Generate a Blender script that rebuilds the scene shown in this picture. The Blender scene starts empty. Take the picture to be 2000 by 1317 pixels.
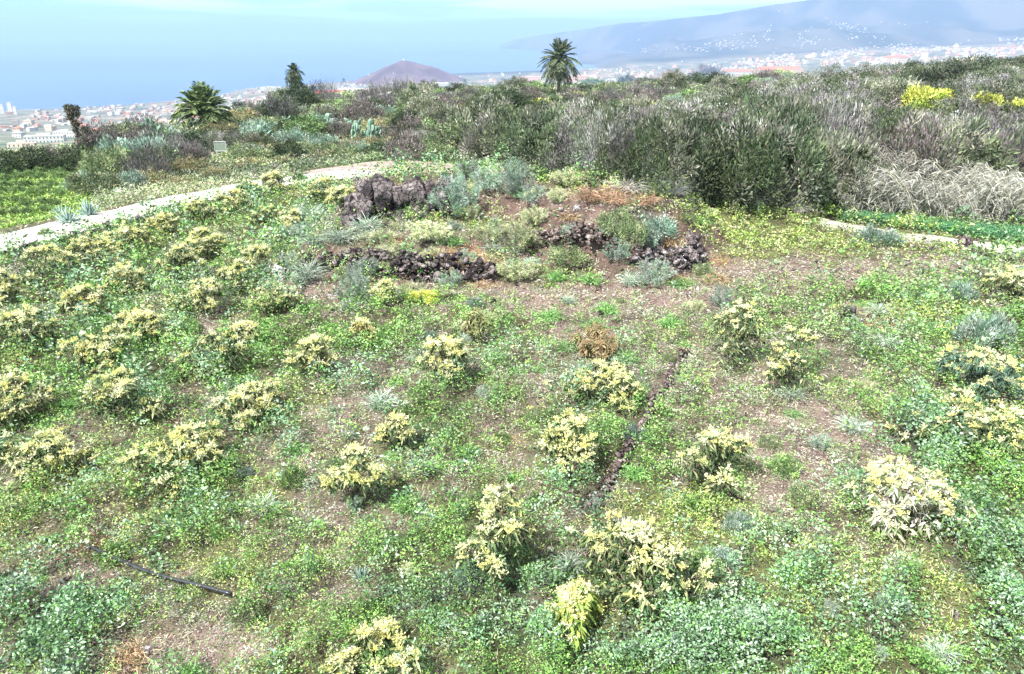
import bpy, math, random, sys
import numpy as np
from mathutils import Vector, noise as mnoise

SC = bpy.context.scene
COL = SC.collection
rad = math.radians

# ------------------------------------------------------------------ camera
F = 1511.0                      # focal length in photo pixels (2000 wide)
CX, CY = 1000.0, 658.5
PITCH = rad(21.41)
CAMZ = 8.0
cam_d = bpy.data.cameras.new('camera'); cam_d.sensor_width = 36.0; cam_d.lens = 36.0*F/2000.0
cam_d.clip_start = 0.1; cam_d.clip_end = 90000.0
cam = bpy.data.objects.new('camera', cam_d); COL.objects.link(cam)
cam.location = (0, 0, CAMZ); cam.rotation_euler = (math.pi/2-PITCH, 0, 0)
SC.camera = cam

# ------------------------------------------------------------------ light
SUN_EL, SUN_AZ, SUN_E = rad(50), rad(222), 5.0          # azimuth clockwise from +Y
SKY_STRENGTH = 0.07
sd = bpy.data.lights.new('sun', 'SUN'); sd.energy = SUN_E; sd.angle = rad(1.5); sd.color = (1.0, 0.965, 0.91)
sun = bpy.data.objects.new('sun', sd); COL.objects.link(sun)
sv = Vector((math.cos(SUN_EL)*math.sin(SUN_AZ), math.cos(SUN_EL)*math.cos(SUN_AZ), math.sin(SUN_EL)))
sun.rotation_euler = sv.to_track_quat('Z', 'Y').to_euler(); sun.location = (0, 0, 60)

W = bpy.data.worlds.new('World'); SC.world = W; W.use_nodes = True
nt = W.node_tree; nt.nodes.clear()
def nd(t, **k):
    n = nt.nodes.new(t)
    for a, b in k.items(): setattr(n, a, b)
    return n
out = nd('ShaderNodeOutputWorld'); bg = nd('ShaderNodeBackground'); bg.inputs['Strength'].default_value = SKY_STRENGTH
sky = nd('ShaderNodeTexSky', sky_type='NISHITA', sun_disc=False, sun_elevation=SUN_EL, sun_rotation=SUN_AZ)
tc = nd('ShaderNodeTexCoord'); mp = nd('ShaderNodeMapping'); mp.inputs['Scale'].default_value = (1.6, 1.6, 26.0)
nz = nd('ShaderNodeTexNoise'); nz.inputs['Scale'].default_value = 2.6; nz.inputs['Detail'].default_value = 5
cr = nd('ShaderNodeValToRGB'); cr.color_ramp.elements[0].position = 0.43; cr.color_ramp.elements[1].position = 0.57
cr.color_ramp.elements[0].color = (3.8, 7.8, 13.0, 1); cr.color_ramp.elements[1].color = (11.0, 20.5, 20.0, 1)
mx = nd('ShaderNodeMix', data_type='RGBA'); mx.inputs['Factor'].default_value = 0.72
L = nt.links.new
L(tc.outputs['Generated'], mp.inputs['Vector']); L(mp.outputs[0], nz.inputs['Vector']); L(nz.outputs['Fac'], cr.inputs['Fac'])
sx = nd('ShaderNodeSeparateXYZ'); L(tc.outputs['Generated'], sx.inputs[0])
mr = nd('ShaderNodeMapRange'); mr.inputs['From Min'].default_value = .06; mr.inputs['From Max'].default_value = .3; L(sx.outputs['Z'], mr.inputs['Value'])
mh = nd('ShaderNodeMix', data_type='RGBA'); mh.inputs['B'].default_value = (8.4, 8.8, 9.0, 1)
L(mr.outputs[0], mh.inputs['Factor']); L(cr.outputs[0], mh.inputs['A'])
L(sky.outputs[0], mx.inputs['A']); L(mh.outputs['Result'], mx.inputs['B']); L(mx.outputs['Result'], bg.inputs['Color']); L(bg.outputs[0], out.inputs['Surface'])

vs = SC.view_settings; vs.view_transform = 'Standard'; vs.look = 'None'; vs.exposure = 1.32; vs.gamma = 1.0
cy = SC.cycles; cy.max_bounces = 5; cy.diffuse_bounces = 3; cy.glossy_bounces = 1; cy.transmission_bounces = 3
cy.transparent_max_bounces = 4; cy.volume_bounces = 0; cy.use_denoising = True
try: cy.denoiser = 'OPENIMAGEDENOISE'
except Exception: pass
cy.sample_clamp_indirect = 8; cy.caustics_reflective = False; cy.caustics_refractive = False
cy.use_adaptive_sampling = True; cy.adaptive_threshold = 0.02

# ------------------------------------------------------------------ numeric helpers
RS = np.random.RandomState(7); random.seed(7)
def ss(t): t = np.clip(t, 0, 1); return t*t*(3-2*t)
def _h(ix, iy, s):
    n = (ix.astype(np.int64)*374761393 + iy.astype(np.int64)*668265263 + s*1274126177) & 0x7fffffff
    n = ((n ^ (n >> 13))*1103515245 + 12345) & 0x7fffffff
    n = ((n ^ (n >> 16))*12345 + 6789) & 0x7fffffff
    return (n & 0xffff)/65535.0
def vnoise(x, y, s=0):
    x = np.asarray(x, float); y = np.asarray(y, float)
    ix, iy = np.floor(x), np.floor(y); fx, fy = ss(x-ix), ss(y-iy)
    a, b, c, d = _h(ix, iy, s), _h(ix+1, iy, s), _h(ix, iy+1, s), _h(ix+1, iy+1, s)
    return (a*(1-fx)+b*fx)*(1-fy)+(c*(1-fx)+d*fx)*fy
def fbm(x, y, s=0, o=4):
    r = 0; a = .5; t = 0
    for i in range(o):
        r = r+a*vnoise(x*2**i, y*2**i, s+i*17); t += a; a *= .5
    return r/t
def dep(row): return PITCH+np.arctan((np.asarray(row, float)-CY)/F)
cosP, sinP = math.cos(PITCH), math.sin(PITCH)
def project(x, y, z):
    dz = z-CAMZ
    d = y*cosP-dz*sinP
    return CX+F*x/d, CY-F*(y*sinP+dz*cosP)/d, d

# ------------------------------------------------------------------ terrain height
SEA = -245.0
kA = np.array([-600, 0, 200, 400, 600, 800, 1000, 1130, 1300, 1600, 2000, 2600.])
kE = np.array([52, 58, 62, 80, 120, 150, 150, 150, 150, 140, 130, 130.])
kRE = np.array([312, 310, 288, 250, 200, 190, 184, 182, 184, 172, 146, 120.])
cA = np.array([-600, 0, 200, 400, 470, 600, 700, 900, 1000, 1130.])
cR = np.array([235, 215, 207, 190, 172, 164, 157, 143, 140, 134.])
vA = np.array([1130, 1300, 1500, 1700, 2000, 2600.]); vR = np.array([134, 131, 114, 100, 86, 70.])
mA = np.array([975, 1005, 1060, 1150, 1210, 1260, 1400, 1500, 1600, 1800, 2600.])
mR = np.array([98, 78, 68, 56, 46, 43, 28, 10, -4, -12, -12.])
def far_z(x, y):
    y = np.maximum(y, 1.0); A = CX+F*x/(y*cosP)
    E = np.interp(A, kA, kE); dE = dep(np.interp(A, kA, kRE))
    seaside = 1-ss((A-np.interp(y, [4500, 7000, 10000, 16000], [1170, 1120, 1060, 985])+(fbm(x/400., y/700., 33)-.5)*60)/90)
    Rc = np.where(A < 1130, (CAMZ-SEA)/np.tan(dep(np.interp(A, cA, cR))), 4500.)
    dC = np.where(A < 1130, dep(np.interp(A, cA, cR)), dep(np.interp(A, vA, vR)))
    Y1 = np.interp(A, [0, 400, 600, 1000, 1300, 2000], [420, 800, 1500, 1900, 1700, 1900.])
    t = np.log(np.maximum(y, Y1)/Y1)/np.log(Rc/Y1); tt = np.clip(t, 0, 1)
    hide = np.clip(np.log(np.maximum(y, E)/E)/np.log(Y1/E), 0, 1)      # the ground drops out of sight behind the brow
    z = CAMZ-np.maximum(y, E)*np.tan(dE+(dC-dE)*tt+rad(.9)*np.sin(math.pi*hide**.8))
    z = z+ (fbm(x/140., y/240., 5)-.5)*np.clip(y*0.012, 0, 26)*ss((y-E)/200)*(1-ss((t-.93)/.07)*seaside)
    zC = CAMZ-Rc*np.tan(dC)
    over = ss((y-Rc)/250.)
    z = np.where(y > Rc, zC*(1-over*seaside)+(-275)*over*seaside, z)
    # mountains across the bay
    Ym = np.interp(A, [980, 1130, 1300, 1600, 2000], [17000, 12500, 9000, 7800, 7400.]); foot = np.interp(A, [980, 1130, 1300, 2000], [15000, 9500, 5600, 4600.])
    zr = CAMZ+Ym*np.tan(-dep(np.interp(A, mA, mR)))
    k = np.clip((y-foot)/(Ym-foot), 0, 1)
    rav = (fbm(x/700.+y/1900., y/1500., 9, 5)-.5)
    sh = k**1.15
    zm = -275+(zr+275)*sh + rav*620*(k*(1-k))*3.2
    zm = np.where(y > Ym, -275+(zr+275)*(1-ss((y-Ym)/5000)), zm)
    zm = np.where(A < 975, -300, zm)
    return np.maximum(z, zm)
def seg_side(x, y, x0, y0, x1, y1):
    return ((x1-x0)*(y-y0)-(y1-y0)*(x-x0))/math.hypot(x1-x0, y1-y0)
def H(x, y):
    x = np.asarray(x, float); y = np.asarray(y, float)
    yy = np.maximum(y, 1.0); A = CX+F*x/(yy*cosP+2)
    E = np.interp(A, kA, kE); zE = CAMZ-E*np.tan(dep(np.interp(A, kA, kRE)))
    if (y > E*1.36).all(): return far_z(x, yy)
    z = zE*ss((y-38)/(E-38))
    z = z+(fbm(x/7., y/7., 1)-.5)*0.55*ss((y-4)/6) + (fbm(x/1.3, y/1.3, 3)-.5)*0.12
    # mound with the ruined terraces
    def bump(cx, cy, rx, ry, h, p=1.0):
        q = ((x-cx)/rx)**2+((y-cy)/ry)**2
        return h*np.exp(-q**p)
    x2 = x+(fbm(x/1.6, y/1.6, 15)-.5)*1.5; y2 = y+(fbm(x/1.4, y/1.4, 16)-.5)*1.6
    def bump2(cx, cy, rx, ry, h, p): return h*np.exp(-(((x2-cx)/rx)**2+((y2-cy)/ry)**2)**p)
    m = np.maximum.reduce([bump2(-.5, 32.5, 7.6, 5.4, 1.25, 2.2), bump2(-3.9, 31.4, 4.6, 5.0, 1.0, 4.0), bump2(3.7, 30.8, 3.8, 4.5, 2.6, 2.4), bump2(-4.2, 33.8, 3.4, 2.9, 2.3, 2.4), bump2(.3, 33.6, 6.0, 3.4, 2.25, 1.7), bump(6.5, 34., 5., 5., 1.1, 1.2)])
    z = z+m+(fbm(x/.5, y/.5, 18, 3)-.5)*.28*ss(m*1.5)
    z = z+bump(13, 38, 9, 7, 0.9, 1.2)
    # drop beyond the road, on the left
    s = seg_side(x, y, -19.5, 30.5, -8.0, 50.)
    z = z-1.1*ss((s-2)/8)*(1-ss((y-75)/40))*ss((-x-2)/8)
    # rising scrub slope on the right
    z = z+ (fbm(x/16., y/16., 12)-.5)*3.2*ss((y-50)/40)
    if (y < E).all(): return z
    far = far_z(x, yy)
    b = ss((y-E)/(E*0.35))
    return z*(1-b)+far*b
def ground(px, row, tmin=6.0):
    """world point of the terrain seen at a photo pixel, and its depth"""
    dx = (px-CX)/F; dy = cosP+(CY-row)/F*sinP; dz = -sinP+(CY-row)/F*cosP
    t = tmin*(1.02**np.arange(0, 400))
    below = CAMZ+dz*t < H(dx*t, dy*t)
    if not below.any(): return None
    i = int(np.argmax(below)); a, b = t[max(i-1, 0)], t[i]
    for _ in range(3):
        q = np.linspace(a, b, 14); w = CAMZ+dz*q < H(dx*q, dy*q); w[-1] = True; i = int(np.argmax(w)); a, b = q[max(i-1, 0)], q[i]
    return dx*b, dy*b, CAMZ+dz*b, b

# ------------------------------------------------------------------ materials
def mat(name, rough=.8, translucent=0., attr=True, base=(.5, .5, .5), nscale=8., namp=.35, spec=.2, bump=0., bscale=20., rnd=0.):
    m = bpy.data.materials.new(name); m.use_nodes = True; t = m.node_tree; t.nodes.clear(); K = t.links.new
    o = t.nodes.new('ShaderNodeOutputMaterial'); p = t.nodes.new('ShaderNodeBsdfPrincipled')
    p.inputs['Roughness'].default_value = rough; p.inputs['Specular IOR Level'].default_value = spec
    if attr:
        a = t.nodes.new('ShaderNodeAttribute'); a.attribute_name = 'Col'; c = a.outputs['Color']
    else:
        a = t.nodes.new('ShaderNodeRGB'); a.outputs[0].default_value = (*base, 1); c = a.outputs[0]
    g = t.nodes.new('ShaderNodeTexCoord'); n = t.nodes.new('ShaderNodeTexNoise'); n.inputs['Scale'].default_value = nscale; n.inputs['Detail'].default_value = 6
    K(g.outputs['Object'], n.inputs['Vector'])
    r = t.nodes.new('ShaderNodeMapRange'); r.inputs['From Min'].default_value = .3; r.inputs['From Max'].default_value = .7
    r.inputs['To Min'].default_value = 1-namp; r.inputs['To Max'].default_value = 1+namp
    K(n.outputs['Fac'], r.inputs['Value'])
    v = t.nodes.new('ShaderNodeVectorMath'); v.operation = 'SCALE'; K(c, v.inputs[0]); K(r.outputs[0], v.inputs['Scale']); c = v.outputs[0]
    if rnd:
        oi = t.nodes.new('ShaderNodeObjectInfo'); hs = t.nodes.new('ShaderNodeHueSaturation')
        q = t.nodes.new('ShaderNodeMapRange'); q.inputs['To Min'].default_value = 1-rnd; q.inputs['To Max'].default_value = 1+rnd
        K(oi.outputs['Random'], q.inputs['Value']); K(q.outputs[0], hs.inputs['Value']); K(c, hs.inputs['Color']); c = hs.outputs[0]
    K(c, p.inputs['Base Color'])
    if bump:
        n2 = t.nodes.new('ShaderNodeTexNoise'); n2.inputs['Scale'].default_value = bscale; n2.inputs['Detail'].default_value = 8
        K(g.outputs['Object'], n2.inputs['Vector'])
        b = t.nodes.new('ShaderNodeBump'); b.inputs['Strength'].default_value = bump; b.inputs['Distance'].default_value = .05
        K(n2.outputs['Fac'], b.inputs['Height']); K(b.outputs[0], p.inputs['Normal'])
    if translucent:
        tr = t.nodes.new('ShaderNodeBsdfTranslucent'); K(c, tr.inputs['Color'])
        ms = t.nodes.new('ShaderNodeMixShader'); ms.inputs[0].default_value = translucent
        K(p.outputs[0], ms.inputs[1]); K(tr.outputs[0], ms.inputs[2]); K(ms.outputs[0], o.inputs['Surface'])
    else: K(p.outputs[0], o.inputs['Surface'])
    return m
M_LEAF = mat('foliage', .6, .10, nscale=2.5, namp=.2, spec=.25)
M_LEAFR = mat('foliage_varied', .55, .14, nscale=1.2, namp=.2, rnd=.28)
M_FLOWER = mat('blossom', .8, .35, nscale=3, namp=.12)
M_DARKBARK = mat('dark_bark', .9, attr=False, base=(.10, .085, .085), nscale=14, namp=.4)
M_BARK = mat('bark', .9, attr=False, base=(.17, .13, .105), nscale=14, namp=.5, bump=.5)
M_GREYBARK = mat('grey_bark', .9, attr=False, base=(.27, .24, .235), nscale=14, namp=.4)
M_ROCK = mat('volcanic_rock', .9, attr=True, nscale=7, namp=.75, bump=1.0, bscale=14)
def rock_cracks(m):
    t = m.node_tree; K = t.links.new; g = t.nodes.new('ShaderNodeTexCoord'); v = t.nodes.new('ShaderNodeTexVoronoi'); v.feature = 'DISTANCE_TO_EDGE'; v.inputs['Scale'].default_value = 3.5
    n = t.nodes.new('ShaderNodeTexNoise'); n.inputs['Scale'].default_value = 4; w = t.nodes.new('ShaderNodeMix'); w.data_type = 'VECTOR'; w.inputs['Factor'].default_value = .25
    K(g.outputs['Object'], n.inputs['Vector']); K(g.outputs['Object'], w.inputs['A']); K(n.outputs['Color'], w.inputs['B']); K(w.outputs['Result'], v.inputs['Vector'])
    r = t.nodes.new('ShaderNodeMapRange'); r.inputs['From Max'].default_value = .07; K(v.outputs['Distance'], r.inputs['Value'])
    bs = [q for q in t.nodes if q.type == 'BUMP'][0]; b2 = t.nodes.new('ShaderNodeBump'); b2.inputs['Strength'].default_value = 1; b2.inputs['Distance'].default_value = .12
    K(r.outputs[0], b2.inputs['Height']); K(bs.outputs[0], b2.inputs['Normal']); K(b2.outputs[0], [q for q in t.nodes if q.type == 'BSDF_PRINCIPLED'][0].inputs['Normal'])
rock_cracks(M_ROCK)
M_GROUND = mat('soil', .95, nscale=1.7, namp=.35, bump=.8, bscale=11)
M_HILL = mat('hill_ground', .95, nscale=.006, namp=.45)
M_CONC = mat('concrete', .9, attr=False, base=(.47, .43, .39), nscale=1.1, namp=.3, bump=.6, bscale=25)
M_DIRT = mat('dirt', .95, attr=False, base=(.30, .225, .205), nscale=1.2, namp=.35, bump=.5)
M_WALL = mat('house_wall', .8, nscale=.2, namp=.08)
M_GLASS = mat('window_glass', .15, attr=False, base=(.06, .08, .1), namp=.1, spec=.6)
M_RUBBER = mat('black_rubber', .35, attr=False, base=(.025, .027, .032), namp=.3, spec=.6)
M_METAL = mat('grey_metal', .45, attr=False, base=(.45, .47, .5), namp=.2, spec=.5)
M_CHAR = mat('charred_wood', .9, attr=False, base=(.025, .02, .022), nscale=20, namp=.5, bump=.6)

def sea_mat():
    m = bpy.data.materials.new('sea_water'); m.use_nodes = True; t = m.node_tree; K = t.links.new
    p = t.nodes['Principled BSDF']; p.inputs['Base Color'].default_value = (.02, .07, .12, 1); p.inputs['Roughness'].default_value = .32
    g = t.nodes.new('ShaderNodeTexCoord'); n = t.nodes.new('ShaderNodeTexNoise'); n.inputs['Scale'].default_value = .02; n.inputs['Detail'].default_value = 8
    b = t.nodes.new('ShaderNodeBump'); b.inputs['Strength'].default_value = .5; b.inputs['Distance'].default_value = 3
    K(g.outputs['Object'], n.inputs['Vector']); K(n.outputs['Fac'], b.inputs['Height']); K(b.outputs[0], p.inputs['Normal'])
    n2 = t.nodes.new('ShaderNodeTexNoise'); n2.inputs['Scale'].default_value = .00022; n2.inputs['Detail'].default_value = 3
    r = t.nodes.new('ShaderNodeValToRGB'); r.color_ramp.elements[0].color = (.02, .055, .16, 1); r.color_ramp.elements[1].color = (.04, .10, .22, 1)
    r.color_ramp.elements[0].position = .35; r.color_ramp.elements[1].position = .65
    K(g.outputs['Object'], n2.inputs['Vector']); K(n2.outputs['Fac'], r.inputs['Fac']); K(r.outputs[0], p.inputs['Base Color'])
    return m

# ------------------------------------------------------------------ mesh helpers
def make_mesh(name, V, Fq, col=None, material=None, smooth=False, mats=None):
    """V (n,3); Fq list/array of quads or tris (all the same size) or python list of lists"""
    me = bpy.data.meshes.new(name)
    V = np.asarray(V, dtype=np.float32)
    if isinstance(Fq, np.ndarray):
        k = Fq.shape[1]; nf = len(Fq)
        me.vertices.add(len(V)); me.vertices.foreach_set('co', V.ravel())
        me.loops.add(nf*k); me.loops.foreach_set('vertex_index', Fq.astype(np.int32).ravel())
        me.polygons.add(nf); me.polygons.foreach_set('loop_start', np.arange(0, nf*k, k, dtype=np.int32))
        try: me.polygons.foreach_set('loop_total', np.full(nf, k, dtype=np.int32))
        except Exception: pass
        me.update(calc_edges=True)
    else: me.from_pydata([tuple(map(float, v)) for v in V], [], Fq); me.update()
    if col is not None:
        c = np.ones((len(V), 4), np.float32); c[:, :3] = col
        a = me.color_attributes.new('Col', 'FLOAT_COLOR', 'POINT'); a.data.foreach_set('color', c.ravel())
    if material: me.materials.append(material)
    if smooth: me.polygons.foreach_set('use_smooth', np.ones(len(me.polygons), bool))
    return me
def link(name, me, parent=None):
    o = bpy.data.objects.new(name, me); COL.objects.link(o)
    if parent: o.parent = parent
    return o
def tag(o, label=None, cat=None, group=None, kind=None):
    if label: o['label'] = label
    if cat: o['category'] = cat
    if group: o['group'] = group
    if kind: o['kind'] = kind
    return o
def thing(name, loc, label, cat, group=None, rz=0., sc=None):
    o = bpy.data.objects.new(name, None); COL.objects.link(o); o.location = loc; o.rotation_euler = (0, 0, rz)
    o.empty_display_size = .3
    if sc is not None: o.scale = sc
    return tag(o, label, cat, group)
KIDS = {}
def kids(o):
    if o.name not in KIDS: KIDS[o.name] = list(o.children)
    return KIDS[o.name]
def dup(root, loc, rz=0., sc=(1, 1, 1), label=None, group=None, cat=None):
    r = root.copy(); COL.objects.link(r); r.location = loc; r.rotation_euler = (0, 0, rz); r.scale = sc
    if label: r['label'] = label
    if group: r['group'] = group
    if cat: r['category'] = cat
    for ch in kids(root):
        c = ch.copy(); COL.objects.link(c); c.parent = r
    return r

def norm(v): return v/np.maximum(np.linalg.norm(v, axis=-1, keepdims=True), 1e-9)
class Blades:
    """many diamond-shaped leaves, one mesh"""
    def __init__(s): s.v = []; s.c = []
    def add(s, P, D, L_, W_, C, droop=0., fold=None):
        P = np.asarray(P, float); n = len(P); D = norm(np.asarray(D, float))
        L_ = np.broadcast_to(np.asarray(L_, float), (n,))[:, None]; W_ = np.broadcast_to(np.asarray(W_, float), (n,))[:, None]
        R = RS.normal(size=(n, 3)); S = norm(np.cross(D, R))
        dr = np.zeros((n, 3)); dr[:, 2] = -1
        mid = P+D*L_*.45+dr*L_*droop*.2; tip = P+D*L_+dr*L_*droop
        q = np.stack([P, mid+S*W_*.5, tip, mid-S*W_*.5], 1)
        s.v.append(q.reshape(-1, 3)); s.c.append(np.repeat(np.broadcast_to(np.asarray(C, float), (n, 3)), 4, 0))
    def mesh(s, name, m):
        V = np.concatenate(s.v); C = np.concatenate(s.c); n = len(V)//4
        return make_mesh(name, V, np.arange(n*4).reshape(n, 4), np.clip(C, 0, 1), m)
def tubes(lines, sides=5):
    """lines: list of (pts (k,3), radii (k,))"""
    V = []; Fc = []; o = 0
    a = np.linspace(0, 2*math.pi, sides, endpoint=False)
    for P, R in lines:
        P = np.asarray(P, float); k = len(P); R = np.broadcast_to(np.asarray(R, float), (k,))
        T = norm(np.gradient(P, axis=0)); ref = np.array([0, 0, 1.]) if abs(T[0, 2]) < .8 else np.array([1., 0, 0])
        U = norm(np.cross(T, ref)); Wd = np.cross(T, U)
        ring = P[:, None, :]+R[:, None, None]*(np.cos(a)[None, :, None]*U[:, None, :]+np.sin(a)[None, :, None]*Wd[:, None, :])
        V.append(ring.reshape(-1, 3))
        for i in range(k-1):
            for j in range(sides):
                Fc.append((o+i*sides+j, o+i*sides+(j+1) % sides, o+(i+1)*sides+(j+1) % sides, o+(i+1)*sides+j))
        Fc.append(tuple(o+(k-1)*sides+j for j in range(sides)))
        o += k*sides
    return np.concatenate(V), Fc
def tube_mesh(name, lines, m, sides=5, col=None):
    V, Fc = tubes(lines, sides); return make_mesh(name, V, Fc, col, m)
def curve_line(p0, p1, bend=.15, k=5, seed=None):
    p0, p1 = np.asarray(p0, float), np.asarray(p1, float); t = np.linspace(0, 1, k)[:, None]
    off = RS.normal(size=3)*np.linalg.norm(p1-p0)*bend
    return p0+(p1-p0)*t+off*np.sin(t*math.pi)
def sph(n):
    v = RS.normal(size=(n, 3)); return norm(v)
def pick(cols, n, jit=.12, probs=None):
    c = np.array(cols)[RS.choice(len(cols), n, p=probs)]
    return np.clip(c*(1+RS.normal(size=(n, 1))*jit)+RS.normal(size=(n, 3))*jit*.12*c, .004, .95)

# ------------------------------------------------------------------ ground sheet
def ico(sub=2):
    import bmesh
    b = bmesh.new(); bmesh.ops.create_icosphere(b, subdivisions=sub, radius=1)
    V = np.array([v.co[:] for v in b.verts]); Fq = np.array([[v.index for v in f.verts] for f in b.faces]); b.free(); return V, Fq
ICO = {k: ico(k) for k in (1, 2, 3, 4)}

# land-cover description, in photo pixels turned into ground places: (x, y, rx, ry, weight)
PATCH = {
 'bright': [(950,630,230,45,1.2),(690,665,170,45,1.1),(560,705,110,55,1.2),(840,805,60,40,1),(1240,790,45,100,1.3),(1700,585,210,28,1.3),
            (850,1090,130,60,1),(430,980,140,80,.8),(700,1270,120,60,.9),(1790,1300,190,50,1.3),(1960,900,90,70,1.1),(1880,1010,90,60,1),
            (60,840,80,50,.7),(200,740,110,45,.8),(1300,900,90,60,.8),(590,1150,50,60,.8),(1490,640,80,30,.7),(1900,700,120,40,.8),(330,440,150,40,.6)],
 'lime':   [(1420,440,90,50,1.4),(1240,385,120,25,1.2),(1600,450,230,55,1.5),(1430,415,120,35,1.5),(330,885,230,55,.9),(1270,1030,150,60,1),(1770,640,130,26,1),(100,960,110,50,.7),
            (1350,960,120,70,1),(880,1010,120,40,.7),(1180,1150,80,70,.6),(1560,1150,110,60,.9),(1750,480,140,40,1),(660,380,120,25,.8),(820,1290,80,40,.8),
            (900,440,110,35,1.0),(1050,460,90,60,.9),(420,480,120,40,.6),(1840,1180,60,90,1.1)],
 'blue':   [(1040,1170,210,120,1.5),(1430,1270,330,60,1.3),(1920,1130,110,150,1.7),(80,1255,150,80,1.8),(1160,990,110,40,.9),(720,745,90,40,.8),
            (1830,870,90,60,1),(110,700,90,26,1.2),(1540,700,80,50,.6),(1720,960,130,40,.6),(1400,1100,60,40,.9),(250,770,90,40,.6),(1620,1200,180,60,.7),(900,1250,160,60,.9)],
 'bare':   [(1700,530,290,36,1.5),(1260,590,330,30,1.5),(1110,655,230,48,1.3),(900,575,260,16,1.3),(470,640,120,20,1.1),(700,800,120,55,.9),
            (1010,790,150,45,1),(1560,860,170,100,1.2),(1500,960,80,60,.9),(130,1130,150,36,1.3),(430,1260,200,50,1.1),(590,1090,70,60,.8),
            (240,1290,120,40,1.2),(690,1160,55,50,1),(1690,625,60,26,1.6),(1712,765,45,11,2),(600,560,70,28,2.2),(1130,440,110,45,1.6),(990,400,90,30,1.4),
            (1300,400,110,18,1.2),(1380,545,60,30,1.2),(1450,500,40,40,.8),(800,560,100,16,1),(1180,1010,50,35,1.2),(620,900,90,40,.5),(1250,530,110,30,1.4),(760,460,80,20,.6)],
 'dry':    [(900,500,75,24,3),(1165,378,60,16,2.4),(1300,398,70,12,1.6),(1310,465,26,22,3),(600,550,50,16,1.2),(1180,420,60,10,1.2),(850,350,60,8,1.0)],
 'grey':   [(1000,700,400,70,.55),(1300,650,300,60,.5),(1450,770,160,80,.7),(1600,980,160,120,.7),(600,870,200,80,.5),(350,1200,250,80,.6),(720,470,120,50,1.2),
            (860,470,90,30,.9),(1000,520,80,30,.8),(1230,470,50,50,.8)],
}
KINDS = ['bright', 'lime', 'blue', 'bare', 'dry', 'grey']
BASEW = {'bright': .57, 'lime': .44, 'blue': .40, 'bare': .38, 'dry': -.2, 'grey': .56}
def cover_weights(x, y, z):
    px, py, d = project(x, y, z)
    wx = px+(fbm(x/1.1, y/1.1, 31)-.5)*110; wy = py+(fbm(x/1.1, y/1.1, 47)-.5)*60
    Wt = []
    for i, k in enumerate(KINDS):
        w = BASEW[k]+(fbm(x/1.5, y/2.0, 60+i*5, 4)-.5)*1.5+(fbm(x/.35, y/.45, 160+i*5, 3)-.5)*1.3
        for (cx, cy_, rx, ry, a) in PATCH[k]:
            w = w+a*({'bare': .85, 'blue': .6}.get(k, .78))*np.exp(-((wx-cx)/rx)**2-((wy-cy_)/ry)**2)
        Wt.append(w)
    sl = np.hypot(H(x+.15, y)-H(x-.15, y), H(x, y+.15)-H(x, y-.15))/.3
    Wt[3] = Wt[3]+.75*ss((sl-.5)/.4)*(y < 45)*(y > 22)
    return np.array(Wt)
PAL = {   # leaf colours
 'bright': [(.15, .31, .065), (.10, .22, .05), (.23, .39, .10), (.05, .12, .03), (.28, .40, .17)],
 'lime':   [(.30, .41, .10), (.2, .32, .07), (.40, .47, .15), (.12, .19, .045), (.42, .44, .25)],
 'blue':   [(.14, .26, .13), (.2, .32, .19), (.06, .12, .05), (.28, .38, .27), (.13, .26, .075)],
 'bare':   [(.36, .32, .28), (.25, .2, .17), (.44, .41, .37), (.17, .23, .10), (.26, .33, .17), (.13, .10, .085), (.33, .36, .26)],
 'dry':    [(.56, .33, .14), (.66, .44, .2), (.42, .24, .12), (.55, .46, .2)],
 'grey':   [(.31, .34, .25), (.2, .28, .15), (.42, .41, .36), (.10, .13, .07), (.34, .29, .27), (.19, .30, .11)],
}
SOIL_AND_SHADE = {'bright': (.06, .06, .03), 'lime': (.10, .10, .045), 'blue': (.04, .05, .03), 'bare': (.165, .118, .104), 'dry': (.27, .15, .09), 'grey': (.12, .10, .075)}  # soil under the green kinds is darkened: shade between leaves put into the colour

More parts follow.
